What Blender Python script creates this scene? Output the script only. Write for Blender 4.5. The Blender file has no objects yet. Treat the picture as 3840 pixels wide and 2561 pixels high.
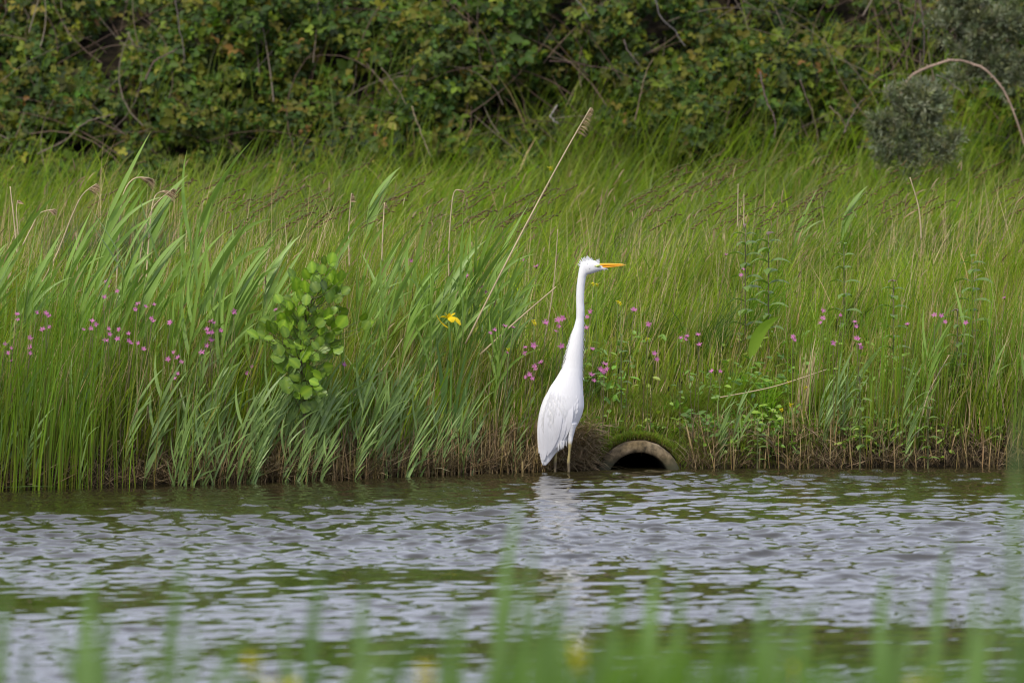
import bpy, math, random
import numpy as np

# ------------------------------------------------------------------ camera, sky, sun, exposure
SC = bpy.context.scene
COL = SC.collection
RAD = math.radians
CAM_D, CAM_Z, PPM, HOR = 30.0, 1.8, 850.0, 240.0      # camera distance, height, photo pixels per metre at y=0, horizon row
cam_d = bpy.data.cameras.new('camera'); cam = bpy.data.objects.new('camera', cam_d); COL.objects.link(cam)
cam.location = (0, -CAM_D, CAM_Z); cam.rotation_euler = (RAD(90), 0, 0)
cam_d.sensor_width = 36.0; cam_d.lens = 36.0 * CAM_D / (3840.0 / PPM)
cam_d.shift_y = -(1280.5 - HOR) / 3840.0
cam_d.clip_start = 0.5; cam_d.clip_end = 2000
cam_d.dof.use_dof = True; cam_d.dof.focus_distance = CAM_D + 0.1; cam_d.dof.aperture_fstop = 5.1
SC.camera = cam
SUN_EL, SUN_DIR = 47.0, (-0.50, -0.70)                 # horizontal direction towards the sun
W = bpy.data.worlds.new('World'); SC.world = W; W.use_nodes = True
nt = W.node_tree; nt.nodes.clear()
sky = nt.nodes.new('ShaderNodeTexSky'); sky.sky_type = 'NISHITA'; sky.sun_disc = False
sky.sun_elevation = RAD(SUN_EL); sky.sun_rotation = math.atan2(SUN_DIR[0], SUN_DIR[1]); sky.dust_density = 3.0; sky.ozone_density = 1.0
tc = nt.nodes.new('ShaderNodeTexCoord'); mp = nt.nodes.new('ShaderNodeMapping'); mp.inputs['Scale'].default_value = (1, 1, 2.5)
nz = nt.nodes.new('ShaderNodeTexNoise'); nz.inputs['Scale'].default_value = 2.2; nz.inputs['Detail'].default_value = 6
rmp = nt.nodes.new('ShaderNodeValToRGB'); rmp.color_ramp.elements[0].position = 0.38; rmp.color_ramp.elements[1].position = 0.66
rmp.color_ramp.elements[0].color = (5.5, 5.8, 7.5, 1); rmp.color_ramp.elements[1].color = (8.3, 8.6, 10.0, 1)
mx = nt.nodes.new('ShaderNodeMix'); mx.data_type = 'RGBA'; mx.inputs['Factor'].default_value = 0.8
bg = nt.nodes.new('ShaderNodeBackground'); bg.inputs['Strength'].default_value = 0.135
wo = nt.nodes.new('ShaderNodeOutputWorld')
nt.links.new(tc.outputs['Generated'], mp.inputs['Vector']); nt.links.new(mp.outputs['Vector'], nz.inputs['Vector'])
nt.links.new(nz.outputs['Fac'], rmp.inputs['Fac'])
nt.links.new(sky.outputs['Color'], mx.inputs['A']); nt.links.new(rmp.outputs['Color'], mx.inputs['B'])
nt.links.new(mx.outputs['Result'], bg.inputs['Color']); nt.links.new(bg.outputs['Background'], wo.inputs['Surface'])
sun_d = bpy.data.lights.new('sun', 'SUN'); sun_d.energy = 2.6; sun_d.angle = RAD(6); sun_d.color = (1.0, 0.93, 0.80)
sun = bpy.data.objects.new('sun', sun_d); COL.objects.link(sun)
_h = math.hypot(*SUN_DIR)
from mathutils import Vector
sun.rotation_euler = Vector((SUN_DIR[0] / _h * math.cos(RAD(SUN_EL)), SUN_DIR[1] / _h * math.cos(RAD(SUN_EL)), math.sin(RAD(SUN_EL)))).to_track_quat('Z', 'Y').to_euler()
SC.view_settings.view_transform = 'Standard'; SC.view_settings.look = 'None'
SC.view_settings.exposure = 0.34; SC.view_settings.gamma = 1.0; SC.view_settings.use_curve_mapping = False
SC.render.engine = 'CYCLES'
SC.cycles.max_bounces = 6; SC.cycles.diffuse_bounces = 3; SC.cycles.glossy_bounces = 3; SC.cycles.transmission_bounces = 3
SC.cycles.use_denoising = True; SC.cycles.filter_width = 1.15

RNG = np.random.default_rng(7)
random.seed(7)
U = lambda a, b, n=None: RNG.uniform(a, b, n)

# ------------------------------------------------------------------ helpers
def P(px, py, y=0.0):
    """point of the place seen at photo pixel (px, py) at depth y"""
    k = 1 + y / CAM_D
    return np.array([(px - 1920) / PPM * k, y, CAM_Z - (py - HOR) / PPM * k])

def _hash(ix, iy, s):
    n = (ix.astype(np.int64) * 374761393 + iy.astype(np.int64) * 668265263 + s * 1442695041) & 0xffffffff
    n = ((n ^ (n >> 13)) * 1274126177) & 0xffffffff
    return ((n ^ (n >> 16)) & 0xffff) / 65535.0

def noise(x, y, f=1.0, seed=0, octv=3):
    x = np.asarray(x, float) * f; y = np.asarray(y, float) * f
    out = 0; amp = 1; tot = 0
    for o in range(octv):
        ix = np.floor(x); iy = np.floor(y); fx = x - ix; fy = y - iy
        fx = fx * fx * (3 - 2 * fx); fy = fy * fy * (3 - 2 * fy)
        a = _hash(ix, iy, seed + o); b = _hash(ix + 1, iy, seed + o); c = _hash(ix, iy + 1, seed + o); d = _hash(ix + 1, iy + 1, seed + o)
        out = out + amp * ((a * (1 - fx) + b * fx) * (1 - fy) + (c * (1 - fx) + d * fx) * fy)
        tot += amp; amp *= .5; x = x * 2 + 17.3; y = y * 2 + 5.1
    return out / tot

EX = [-200, -8, -2.4, -2.16, -1.3, -.7, 0, .4, .8, 2.2, 3.2, 200]
EY = [-4, -4, -1.35, -1.2, -.75, -.5, .02, .25, .31, .45, .52, 3]
def edge(x): return np.interp(x, EX, EY) + (noise(x, np.zeros_like(np.asarray(x, float)), 3.0, 5) - .5) * .20 * (np.abs(np.asarray(x, float) - .56) > .35)
PT = [-14.8, -13.0, -2.5, -1, -.25, 0, .05, .25, 1, 3, 6, 9.4, 10.4, 11.5, 13, 25, 60, 300]
PZ = [-.5, -.7, -.9, -.5, -.16, -.02, .07, .15, .32, .50, .64, .76, 1.15, 2.0, 2.6, 2.8, 3.0, 3.2]
def gz(x, y):
    x = np.asarray(x, float); y = np.asarray(y, float)
    t = y - edge(x) * np.clip((7.5 - y) / 4.5, 0, 1) - .3 * np.clip((y - 3) / 4.5, 0, 1)
    far = np.interp(t, PT, PZ) + (noise(x, y, 1.4, 11) - .5) * .12 * np.clip(t * 3, 0, 1) * (1 + .8 * (t > 9))
    near = np.interp(y, [-300, -40, -30, -23, -20, -18.2, -17.4, -16.6, -15, -13.5], [.9, .7, .55, .46, .38, .3, .08, -.15, -.5, -.9]) + (noise(x, y, 1.1, 23) - .5) * .08 * (y < -18)
    return np.where(y > -12, far, np.where(y < -15, near, np.minimum(near, -.5)))

def mesh_np(name, V, F, C=None, smooth=True):
    me = bpy.data.meshes.new(name)
    V = np.ascontiguousarray(V, np.float32); F = np.ascontiguousarray(F, np.int32)
    nf, k = F.shape
    me.vertices.add(len(V)); me.vertices.foreach_set('co', V.ravel())
    me.loops.add(nf * k); me.loops.foreach_set('vertex_index', F.ravel())
    me.polygons.add(nf); me.polygons.foreach_set('loop_start', np.arange(0, nf * k, k, dtype=np.int32))
    me.polygons.foreach_set('loop_total', np.full(nf, k, np.int32))
    if smooth: me.polygons.foreach_set('use_smooth', np.ones(nf, bool))
    me.update(calc_edges=True)
    if C is not None:
        a = me.color_attributes.new('tint', 'FLOAT_COLOR', 'POINT')
        C4 = np.ones((len(V), 4), np.float32); C4[:, :3] = C
        a.data.foreach_set('color', C4.ravel())
    return me

class MB:
    """collects ribbons, tubes, lofts as quads with a colour per vertex"""
    def __init__(s): s.V = []; s.F = []; s.C = []; s.n = 0
    def add(s, V, F, C):
        V = np.asarray(V, float).reshape(-1, 3); C = np.broadcast_to(np.asarray(C, float), (len(V), 3))
        s.V.append(V); s.F.append(np.asarray(F, int) + s.n); s.C.append(C); s.n += len(V)
    def grid(s, G, C, closed=False):
        """G (rows, cols, 3)"""
        G = np.asarray(G, float); r, c = G.shape[:2]
        C = np.asarray(C, float)
        if C.ndim == 2: C = np.repeat(C[:, None, :], c, 1)
        C = np.broadcast_to(C, (r, c, 3)).reshape(-1, 3)
        cc = c if closed else c - 1
        i, j = np.meshgrid(np.arange(r - 1), np.arange(cc), indexing='ij'); j2 = (j + 1) % c
        s.add(G.reshape(-1, 3), np.stack([i * c + j, i * c + j2, (i + 1) * c + j2, (i + 1) * c + j], -1).reshape(-1, 4), C)
    def tube(s, pts, r, col, n=6, cap=True):
        pts = np.asarray(pts, float); m = len(pts); r = np.broadcast_to(np.asarray(r, float), (m,))
        T = np.gradient(pts, axis=0); T /= np.linalg.norm(T, axis=1)[:, None] + 1e-12
        ref = np.array([0, 1., 0]) if abs(T[:, 1]).mean() < .8 else np.array([1., 0, 0])
        A = np.cross(T, ref); A /= np.linalg.norm(A, axis=1)[:, None] + 1e-12; B = np.cross(T, A)
        ph = np.arange(n) / n * 2 * np.pi
        G = pts[:, None] + r[:, None, None] * (A[:, None] * np.cos(ph)[None, :, None] + B[:, None] * np.sin(ph)[None, :, None])
        C = np.asarray(col, float)
        if cap:
            G = np.concatenate([np.repeat(pts[None, :1], n, 1), G, np.repeat(pts[None, -1:], n, 1)])
            if C.ndim == 2: C = np.concatenate([C[:1], C, C[-1:]])
        s.grid(G, C, True)
    def loft(s, rings, col=(1, 1, 1)):
        """rings: (m, n, 3) closed rings, capped to their centres"""
        R = np.asarray(rings, float); n = R.shape[1]
        c0 = R[0].mean(0); c1 = R[-1].mean(0)
        s.grid(np.concatenate([np.repeat(c0[None, None], n, 1), R, np.repeat(c1[None, None], n, 1)]), np.asarray(col, float), True)
    def ribbon(s, pts, wdir, w, col, fold=0.0):
        """a folded blade: three points across"""
        pts = np.asarray(pts, float); m = len(pts); w = np.broadcast_to(np.asarray(w, float), (m,))
        T = np.gradient(pts, axis=0); T /= np.linalg.norm(T, axis=1)[:, None] + 1e-12
        wd = np.broadcast_to(np.asarray(wdir, float), (m, 3)); wd = wd - (wd * T).sum(1)[:, None] * T; wd = wd / (np.linalg.norm(wd, axis=1)[:, None] + 1e-9)
        N = np.cross(T, wd)
        G = np.stack([pts - wd * w[:, None] / 2, pts + N * (fold * w)[:, None], pts + wd * w[:, None] / 2], 1)
        s.grid(G, col)
    def mesh(s, name): return mesh_np(name, np.concatenate(s.V), np.concatenate(s.F), np.concatenate(s.C))

def link(name, me, mat=None, parent=None):
    o = bpy.data.objects.new(name, me); COL.objects.link(o)
    if mat and not me.materials: me.materials.append(mat)
    if parent: o.parent = parent
    return o
def tag(o, label=None, cat=None, group=None, kind=None):
    if label: o['label'] = label
    if cat: o['category'] = cat
    if group: o['group'] = group
    if kind: o['kind'] = kind
    return o
def thing(name, loc, label, cat, group=None):
    o = bpy.data.objects.new(name, None); COL.objects.link(o); o.location = tuple(float(v) for v in loc); o.empty_display_size = .05
    return tag(o, label, cat, group)
def copy_tree(o, parent=None):
    c = o.copy(); COL.objects.link(c); c.parent = parent
    for ch in list(o.children): copy_tree(ch, c)
    return c

# ------------------------------------------------------------------ materials
def leaf_mat(name, rough=.5, transl=.35, spec=.35, var=.12, through=(1.2, 1.35, .5)):
    m = bpy.data.materials.new(name); m.use_nodes = True; t = m.node_tree; t.nodes.clear()
    at = t.nodes.new('ShaderNodeAttribute'); at.attribute_name = 'tint'
    oi = t.nodes.new('ShaderNodeObjectInfo')
    hs = t.nodes.new('ShaderNodeHueSaturation')
    mr = t.nodes.new('ShaderNodeMapRange'); mr.inputs['To Min'].default_value = 1 - var; mr.inputs['To Max'].default_value = 1 + var
    t.links.new(oi.outputs['Random'], mr.inputs['Value']); t.links.new(mr.outputs['Result'], hs.inputs['Value'])
    t.links.new(at.outputs['Color'], hs.inputs['Color'])
    pb = t.nodes.new('ShaderNodeBsdfPrincipled'); pb.inputs['Roughness'].default_value = rough; pb.inputs['Specular IOR Level'].default_value = spec
    t.links.new(hs.outputs['Color'], pb.inputs['Base Color'])
    out = t.nodes.new('ShaderNodeOutputMaterial')
    if transl:
        tr = t.nodes.new('ShaderNodeBsdfTranslucent'); ms = t.nodes.new('ShaderNodeMixShader'); ms.inputs['Fac'].default_value = transl
        gm = t.nodes.new('ShaderNodeMix'); gm.data_type = 'RGBA'; gm.blend_type = 'MULTIPLY'; gm.inputs['Factor'].default_value = 1
        gm.inputs['B'].default_value = (*through, 1)
        t.links.new(hs.outputs['Color'], gm.inputs['A']); t.links.new(gm.outputs['Result'], tr.inputs['Color'])
        t.links.new(pb.outputs['BSDF'], ms.inputs[1]); t.links.new(tr.outputs['BSDF'], ms.inputs[2]); t.links.new(ms.outputs['Shader'], out.inputs['Surface'])
    else: t.links.new(pb.outputs['BSDF'], out.inputs['Surface'])
    return m

def soil_mat():
    m = bpy.data.materials.new('soil'); m.use_nodes = True; t = m.node_tree; pb = t.nodes['Principled BSDF']
    n1 = t.nodes.new('ShaderNodeTexNoise'); n1.inputs['Scale'].default_value = 9; n1.inputs['Detail'].default_value = 8
    co = t.nodes.new('ShaderNodeTexCoord'); t.links.new(co.outputs['Object'], n1.inputs['Vector'])
    r = t.nodes.new('ShaderNodeValToRGB'); r.color_ramp.elements[0].position = .35; r.color_ramp.elements[1].position = .7
    r.color_ramp.elements[0].color = (.012, .009, .006, 1); r.color_ramp.elements[1].color = (.034, .027, .015, 1)
    t.links.new(n1.outputs['Fac'], r.inputs['Fac']); t.links.new(r.outputs['Color'], pb.inputs['Base Color'])
    pb.inputs['Roughness'].default_value = .95; pb.inputs['Specular IOR Level'].default_value = .08
    b = t.nodes.new('ShaderNodeBump'); b.inputs['Strength'].default_value = .8; b.inputs['Distance'].default_value = .03
    t.links.new(n1.outputs['Fac'], b.inputs['Height']); t.links.new(b.outputs['Normal'], pb.inputs['Normal'])
    return m

def water_mat():
    m = bpy.data.materials.new('river_water'); m.use_nodes = True; t = m.node_tree; pb = t.nodes['Principled BSDF']
    pb.inputs['Base Color'].default_value = (.020, .017, .007, 1); pb.inputs['Roughness'].default_value = .03; pb.inputs['IOR'].default_value = 1.333
    co = t.nodes.new('ShaderNodeTexCoord'); mp = t.nodes.new('ShaderNodeMapping'); mp.inputs['Scale'].default_value = (1, 1, 1)
    t.links.new(co.outputs['Object'], mp.inputs['Vector'])
    n1 = t.nodes.new('ShaderNodeTexNoise'); n1.inputs['Scale'].default_value = 26; n1.inputs['Detail'].default_value = 4
    t.links.new(mp.outputs['Vector'], n1.inputs['Vector'])
    b = t.nodes.new('ShaderNodeBump'); b.inputs['Strength'].default_value = .05; b.inputs['Distance'].default_value = .005
    t.links.new(n1.outputs['Fac'], b.inputs['Height']); t.links.new(b.outputs['Normal'], pb.inputs['Normal'])
    return m

def stone_mat():
    m = bpy.data.materials.new('weathered_concrete'); m.use_nodes = True; t = m.node_tree; pb = t.nodes['Principled BSDF']
    co = t.nodes.new('ShaderNodeTexCoord')
    n1 = t.nodes.new('ShaderNodeTexNoise'); n1.inputs['Scale'].default_value = 28; n1.inputs['Detail'].default_value = 9; n1.inputs['Roughness'].default_value = .65
    n2 = t.nodes.new('ShaderNodeTexNoise'); n2.inputs['Scale'].default_value = 7; n2.inputs['Detail'].default_value = 5
    for n in (n1, n2): t.links.new(co.outputs['Object'], n.inputs['Vector'])
    r = t.nodes.new('ShaderNodeValToRGB'); e = r.color_ramp.elements
    e[0].position = .36; e[0].color = (.06, .048, .028, 1); e[1].position = .68; e[1].color = (.30, .235, .145, 1)
    e2 = r.color_ramp.elements.new(.5); e2.color = (.17, .13, .075, 1)
    r2 = t.nodes.new('ShaderNodeValToRGB'); r2.color_ramp.elements[0].position = .42; r2.color_ramp.elements[1].position = .6
    r2.color_ramp.elements[0].color = (.55, .5, .36, 1); r2.color_ramp.elements[1].color = (1, 1, 1, 1)
    mm = t.nodes.new('ShaderNodeMix'); mm.data_type = 'RGBA'; mm.blend_type = 'MULTIPLY'; mm.inputs['Factor'].default_value = 1
    t.links.new(n1.outputs['Fac'], r.inputs['Fac']); t.links.new(n2.outputs['Fac'], r2.inputs['Fac'])
    t.links.new(r.outputs['Color'], mm.inputs['A']); t.links.new(r2.outputs['Color'], mm.inputs['B']); sx = t.nodes.new('ShaderNodeSeparateXYZ'); t.links.new(co.outputs['Object'], sx.inputs['Vector'])
    ad = t.nodes.new('ShaderNodeMath'); ad.operation = 'MULTIPLY_ADD'; ad.inputs[1].default_value = .09; t.links.new(n2.outputs['Fac'], ad.inputs[0]); t.links.new(sx.outputs['Z'], ad.inputs[2])
    mz = t.nodes.new('ShaderNodeMapRange'); mz.inputs['From Min'].default_value = .125; mz.inputs['From Max'].default_value = .175; t.links.new(ad.outputs[0], mz.inputs['Value'])
    st = t.nodes.new('ShaderNodeMix'); st.data_type = 'RGBA'; st.inputs['A'].default_value = (.040, .040, .018, 1)
    t.links.new(mz.outputs['Result'], st.inputs['Factor']); t.links.new(mm.outputs['Result'], st.inputs['B']); t.links.new(st.outputs['Result'], pb.inputs['Base Color'])
    pb.inputs['Roughness'].default_value = .9
    b = t.nodes.new('ShaderNodeBump'); b.inputs['Strength'].default_value = .6; b.inputs['Distance'].default_value = .006
    t.links.new(n1.outputs['Fac'], b.inputs['Height']); t.links.new(b.outputs['Normal'], pb.inputs['Normal'])
    return m

def feather_mat():
    m = bpy.data.materials.new('white_plumage'); m.use_nodes = True; t = m.node_tree; pb = t.nodes['Principled BSDF']
    at = t.nodes.new('ShaderNodeAttribute'); at.attribute_name = 'tint'
    co = t.nodes.new('ShaderNodeTexCoord'); mp = t.nodes.new('ShaderNodeMapping'); mp.inputs['Scale'].default_value = (160, 160, 26); mp.inputs['Rotation'].default_value = (0, RAD(-16), 0)
    n1 = t.nodes.new('ShaderNodeTexNoise'); n1.inputs['Scale'].default_value = 1.0; n1.inputs['Detail'].default_value = 4
    t.links.new(co.outputs['Object'], mp.inputs['Vector']); t.links.new(mp.outputs['Vector'], n1.inputs['Vector'])
    r = t.nodes.new('ShaderNodeMapRange'); r.inputs['To Min'].default_value = .93; r.inputs['To Max'].default_value = 1.03
    t.links.new(n1.outputs['Fac'], r.inputs['Value'])
    mm = t.nodes.new('ShaderNodeMix'); mm.data_type = 'RGBA'; mm.blend_type = 'MULTIPLY'; mm.inputs['Factor'].default_value = 1
    t.links.new(at.outputs['Color'], mm.inputs['A']); t.links.new(r.outputs['Result'], mm.inputs['B']); t.links.new(mm.outputs['Result'], pb.inputs['Base Color'])
    pb.inputs['Roughness'].default_value = .75; pb.inputs['Specular IOR Level'].default_value = .2
    b = t.nodes.new('ShaderNodeBump'); b.inputs['Strength'].default_value = .35; b.inputs['Distance'].default_value = .003
    t.links.new(n1.outputs['Fac'], b.inputs['Height']); t.links.new(b.outputs['Normal'], pb.inputs['Normal'])
    return m

M_GRASS = leaf_mat('grass_blade', .5, .5, .22, .0)
M_REED = leaf_mat('reed_leaf', .42, .3, .4, .14)
M_STEM = leaf_mat('plant_stem', .55, .0, .3, .1)
M_STRAW = leaf_mat('dry_straw', .7, .15, .2, .12)
M_LEAF = leaf_mat('broad_leaf', .45, .3, .4, .10)
M_BRAM = leaf_mat('bramble_leaf', .55, .3, .2, .0)
M_PETAL = leaf_mat('petal', .6, .3, .2, .1)
M_SILV = leaf_mat('silver_leaf', .6, .2, .3, .05)
M_BARK = leaf_mat('bark', .85, .0, .2, .1)
M_PLUME = leaf_mat('soft_white_plume', .8, .25, .1, .0, (1, 1, 1))
M_ALDER = leaf_mat('alder_leaf', .42, .3, .45, .38)
M_SOIL, M_WATER, M_STONE, M_FEATH = soil_mat(), water_mat(), stone_mat(), feather_mat()
def plain(name, c, rough=.5, spec=.5):
    m = bpy.data.materials.new(name); m.use_nodes = True; pb = m.node_tree.nodes['Principled BSDF']
    n = m.node_tree.nodes.new('ShaderNodeTexNoise'); n.inputs['Scale'].default_value = 60
    r = m.node_tree.nodes.new('ShaderNodeValToRGB'); r.color_ramp.elements[0].color = (*[v * .8 for v in c], 1); r.color_ramp.elements[1].color = (*[v * 1.15 for v in c], 1)
    m.node_tree.links.new(n.outputs['Fac'], r.inputs['Fac']); m.node_tree.links.new(r.outputs['Color'], pb.inputs['Base Color'])
    pb.inputs['Roughness'].default_value = rough; pb.inputs['Specular IOR Level'].default_value = spec
    return m

# ------------------------------------------------------------------ vectorised plants
def blades(base, L, Wd, az, th0, th1, face, c0, c1, seg=4, twist=0.0, prof=None, pw=1.3):
    """many curved grass blades: base (n,3); lean from th0 (base) to th1 (tip) towards azimuth az"""
    n = len(base); lv = seg + 1; s = np.linspace(0, 1, lv)
    prof = np.interp(s, [0, .3, .65, 1], [.75, 1, .8, .04]) if prof is None else prof
    th = th0[:, None] + (th1 - th0)[:, None] * s[None] ** pw
    d = np.stack([np.sin(th) * np.cos(az)[:, None], np.sin(th) * np.sin(az)[:, None], np.cos(th)], -1)
    step = d[:, :-1] * (L / seg)[:, None, None]
    pts = np.concatenate([base[:, None], base[:, None] + np.cumsum(step, 1)], 1)
    fa = face[:, None] + twist * s[None]
    w = np.stack([np.cos(fa), np.sin(fa), np.zeros_like(fa)], -1)
    w = w - (w * d).sum(-1, keepdims=True) * d; w /= np.linalg.norm(w, axis=-1, keepdims=True) + 1e-9
    hw = (Wd[:, None] * prof[None] / 2)[..., None]
    V = np.stack([pts - w * hw, pts + w * hw], 2).reshape(-1, 3)
    C = c0[:, None] + (c1 - c0)[:, None] * s[None, :, None]; C = np.repeat(C[:, :, None], 2, 2).reshape(-1, 3)
    b = (np.arange(n) * lv * 2)[:, None] + (np.arange(seg) * 2)[None]
    F = np.stack([b, b + 1, b + 3, b + 2], -1).reshape(-1, 4)
    return V, F, np.clip(C, .002, .9)

def leaves(pos, d, nrm, L, Wd, fold, col):
    """many folded six-sided leaves"""
    n = len(pos); d = d / (np.linalg.norm(d, axis=1)[:, None] + 1e-9)
    side = np.cross(nrm, d); side /= np.linalg.norm(side, axis=1)[:, None] + 1e-9; up = np.cross(d, side)
    L = L[:, None]; Wd = Wd[:, None]; f = fold[:, None] * Wd
    tip = pos + d * L - up * L * .12
    V = np.stack([pos, pos + d * L * .3 + side * Wd * .5 + up * f, pos + d * L * .7 + side * Wd * .4 + up * f * .7, tip,
                  pos + d * L * .7 - side * Wd * .4 + up * f * .7, pos + d * L * .3 - side * Wd * .5 + up * f], 1).reshape(-1, 3)
    b = np.arange(n)[:, None] * 6
    F = np.concatenate([b + np.array([[0, 3, 2, 1]]), b + np.array([[0, 5, 4, 3]])], 0)
    return V, F, np.repeat(col, 6, 0)

def join(parts):
    V, F, C, o = [], [], [], 0
    for v, f, c in parts: V.append(v); F.append(f + o); C.append(c); o += len(v)
    return np.concatenate(V), np.concatenate(F), np.concatenate(C)
def pick(cols, n, jit=.15):
    cols = np.array(cols, float); c = cols[RNG.integers(0, len(cols), n)]
    return c * (1 + RNG.normal(0, jit, (n, 1))) * (1 + RNG.normal(0, jit * .3, (n, 3)))

# ------------------------------------------------------------------ the setting: ground and water
PIPE_X, PIPE_Y, PIPE_R, PIPE_T, PIPE_Z = .565, .235, .197, .053, -.072
gx = np.concatenate([[-300, -120, -50, -20, -10, -7], np.linspace(-5, 5, 161), [7, 10, 20, 50, 120, 300]])
gx = np.unique(np.concatenate([gx, [PIPE_X - .17, PIPE_X + .17, PIPE_X - .155, PIPE_X + .155]]))
gy = np.concatenate([[-400, -120, -60], np.linspace(-36, -16, 41), np.linspace(-15, -2.2, 18), np.linspace(-2, 3, 121), np.linspace(3.2, 17, 60), [20, 25, 40, 60, 120, 300, 600]])
X, Y = np.meshgrid(gx, gy, indexing='ij'); Z = gz(X, Y)
tr = (np.abs(X - PIPE_X) < .16) & (Y > -.4) & (Y < 3.0)
Z = np.where(tr, np.minimum(Z, -.3), Z)
g = MB(); g.grid(np.stack([X, Y, Z], -1), (1, 1, 1))
cx = np.linspace(PIPE_X - .26, PIPE_X + .26, 27); cy = np.linspace(PIPE_Y + .045, 3.15, 50)
X2, Y2 = np.meshgrid(cx, cy, indexing='ij')
arch = PIPE_Z + np.sqrt(np.maximum((PIPE_R + .003) ** 2 - (X2 - PIPE_X) ** 2, 0))
g.grid(np.stack([X2, Y2, np.maximum(gz(X2, Y2) + .006, np.where(np.abs(X2 - PIPE_X) < PIPE_R + .003, arch, -1))], -1), (1, 1, 1))
tag(link('ground', g.mesh('ground'), M_SOIL), 'dark muddy soil of the river banks', kind='structure')

# water: wind ripples as a height field made from a random wave spectrum
NX, NY, LX, LY = 440, 1060, 7.2, 15.04
kx = np.fft.fftfreq(NX, LX / NX) * 2 * np.pi; ky = np.fft.fftfreq(NY, LY / NY) * 2 * np.pi
KX, KY = np.meshgrid(kx, ky, indexing='ij'); K = np.hypot(KX, KY) + 1e-9; lam = 2 * np.pi / K
def spec(l0, sg, wd, iso, amp):
    wn = math.hypot(*wd); cs = (KX * wd[0] + KY * wd[1]) / (K * wn)
    A = np.exp(-(np.log(lam / l0) / sg) ** 2 / 2) * (iso + (1 - iso) * np.abs(cs) ** 3) * K ** -1.0
    Fh = A * np.exp(1j * RNG.uniform(0, 2 * np.pi, A.shape)); h = np.real(np.fft.ifft2(Fh)); gy_ = np.gradient(h, LY / NY, axis=1); gx_ = np.gradient(h, LX / NX, axis=0)
    a = amp / math.sqrt((gy_ ** 2).mean() + (gx_ ** 2).mean())
    dx = np.real(np.fft.ifft2(1j * KX / K * Fh)); dy = np.real(np.fft.ifft2(1j * KY / K * Fh))
    return np.stack([dx, dy, h], -1) * a
Hv = spec(.125, .36, (.70, -.70), .30, .092) + spec(.07, .25, (.85, -.5), .5, .04) + spec(.26, .35, (.45, -.9), .25, .075)
wx = -3.6 + np.arange(NX) * LX / NX; wy = -14.3 + np.arange(NY) * LY / NY
WX, WY = np.meshgrid(wx, wy, indexing='ij')
tb = edge(WX) - WY                                        # distance from the far bank
env = np.clip((tb - .02) / .28, 0.12, 1) * np.clip((3.55 - np.abs(WX)) / .5, 0, 1) * np.clip((WY + 14.2) / .8, 0, 1) * np.clip(3.4 * noise(WX * .6, WY * 1.1, .60, 41, 3) - .74, .14, 1.4)
Hv = Hv * (env * (WY < edge(WX) + .1))[..., None]
w = MB(); w.grid(np.stack([WX, WY, 0 * WX], -1) + Hv * [.8, .8, 1], (1, 1, 1))
def flat(x0, x1, y0, y1):
    xs = np.linspace(x0, x1, 12); ys = np.linspace(y0, y1, 12); a, b = np.meshgrid(xs, ys, indexing='ij'); w.grid(np.stack([a, b, 0 * a], -1), (1, 1, 1))
flat(-200, wx[0], -18.5, 3); flat(wx[-1], 200, -18.5, 6); flat(wx[0], wx[-1], -18.5, wy[0]); flat(wx[0], wx[-1], wy[-1], 3.2)
tag(link('water', w.mesh('water'), M_WATER), 'wind rippled grey river water', kind='structure')

# ------------------------------------------------------------------ culvert pipe
cul = thing('culvert_pipe', (PIPE_X, PIPE_Y, PIPE_Z), 'round concrete drain pipe half sunk in the bank at the waterline', 'culvert')
rng_p = MB(); n = 40; ph = np.arange(n) / n * 2 * np.pi
def ringp(r, y, jit=0): return np.stack([np.cos(ph) * r * (1 + RNG.normal(0, jit, n)), np.full(n, y) + RNG.normal(0, jit * .1, n), np.sin(ph) * r * (1 + RNG.normal(0, jit, n))], -1)
ro, ri = PIPE_R, PIPE_R - PIPE_T
rng_p.grid(np.stack([ringp(ri, .30), ringp(ri, .012, .004), ringp(ri + .006, .001, .014), ringp((ri + ro) / 2, -.002, .004), ringp(ro - .007, .001, .014), ringp(ro, .012, .006), ringp(ro, .30)]), (1, 1, 1), True)
link('rim', rng_p.mesh('rim'), M_STONE, cul)
br = MB(); br.grid(np.stack([ringp(ri + .004, .29), ringp(ri + .004, 2.6), ringp(.001, 2.6)]), (1, 1, 1), True); br.grid(np.stack([ringp(ro - .003, .29), ringp(ro - .003, 2.62)]), (1, 1, 1), True)
link('barrel', br.mesh('barrel'), M_STONE, cul)
cul.rotation_euler = (0, 0, RAD(4))

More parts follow.
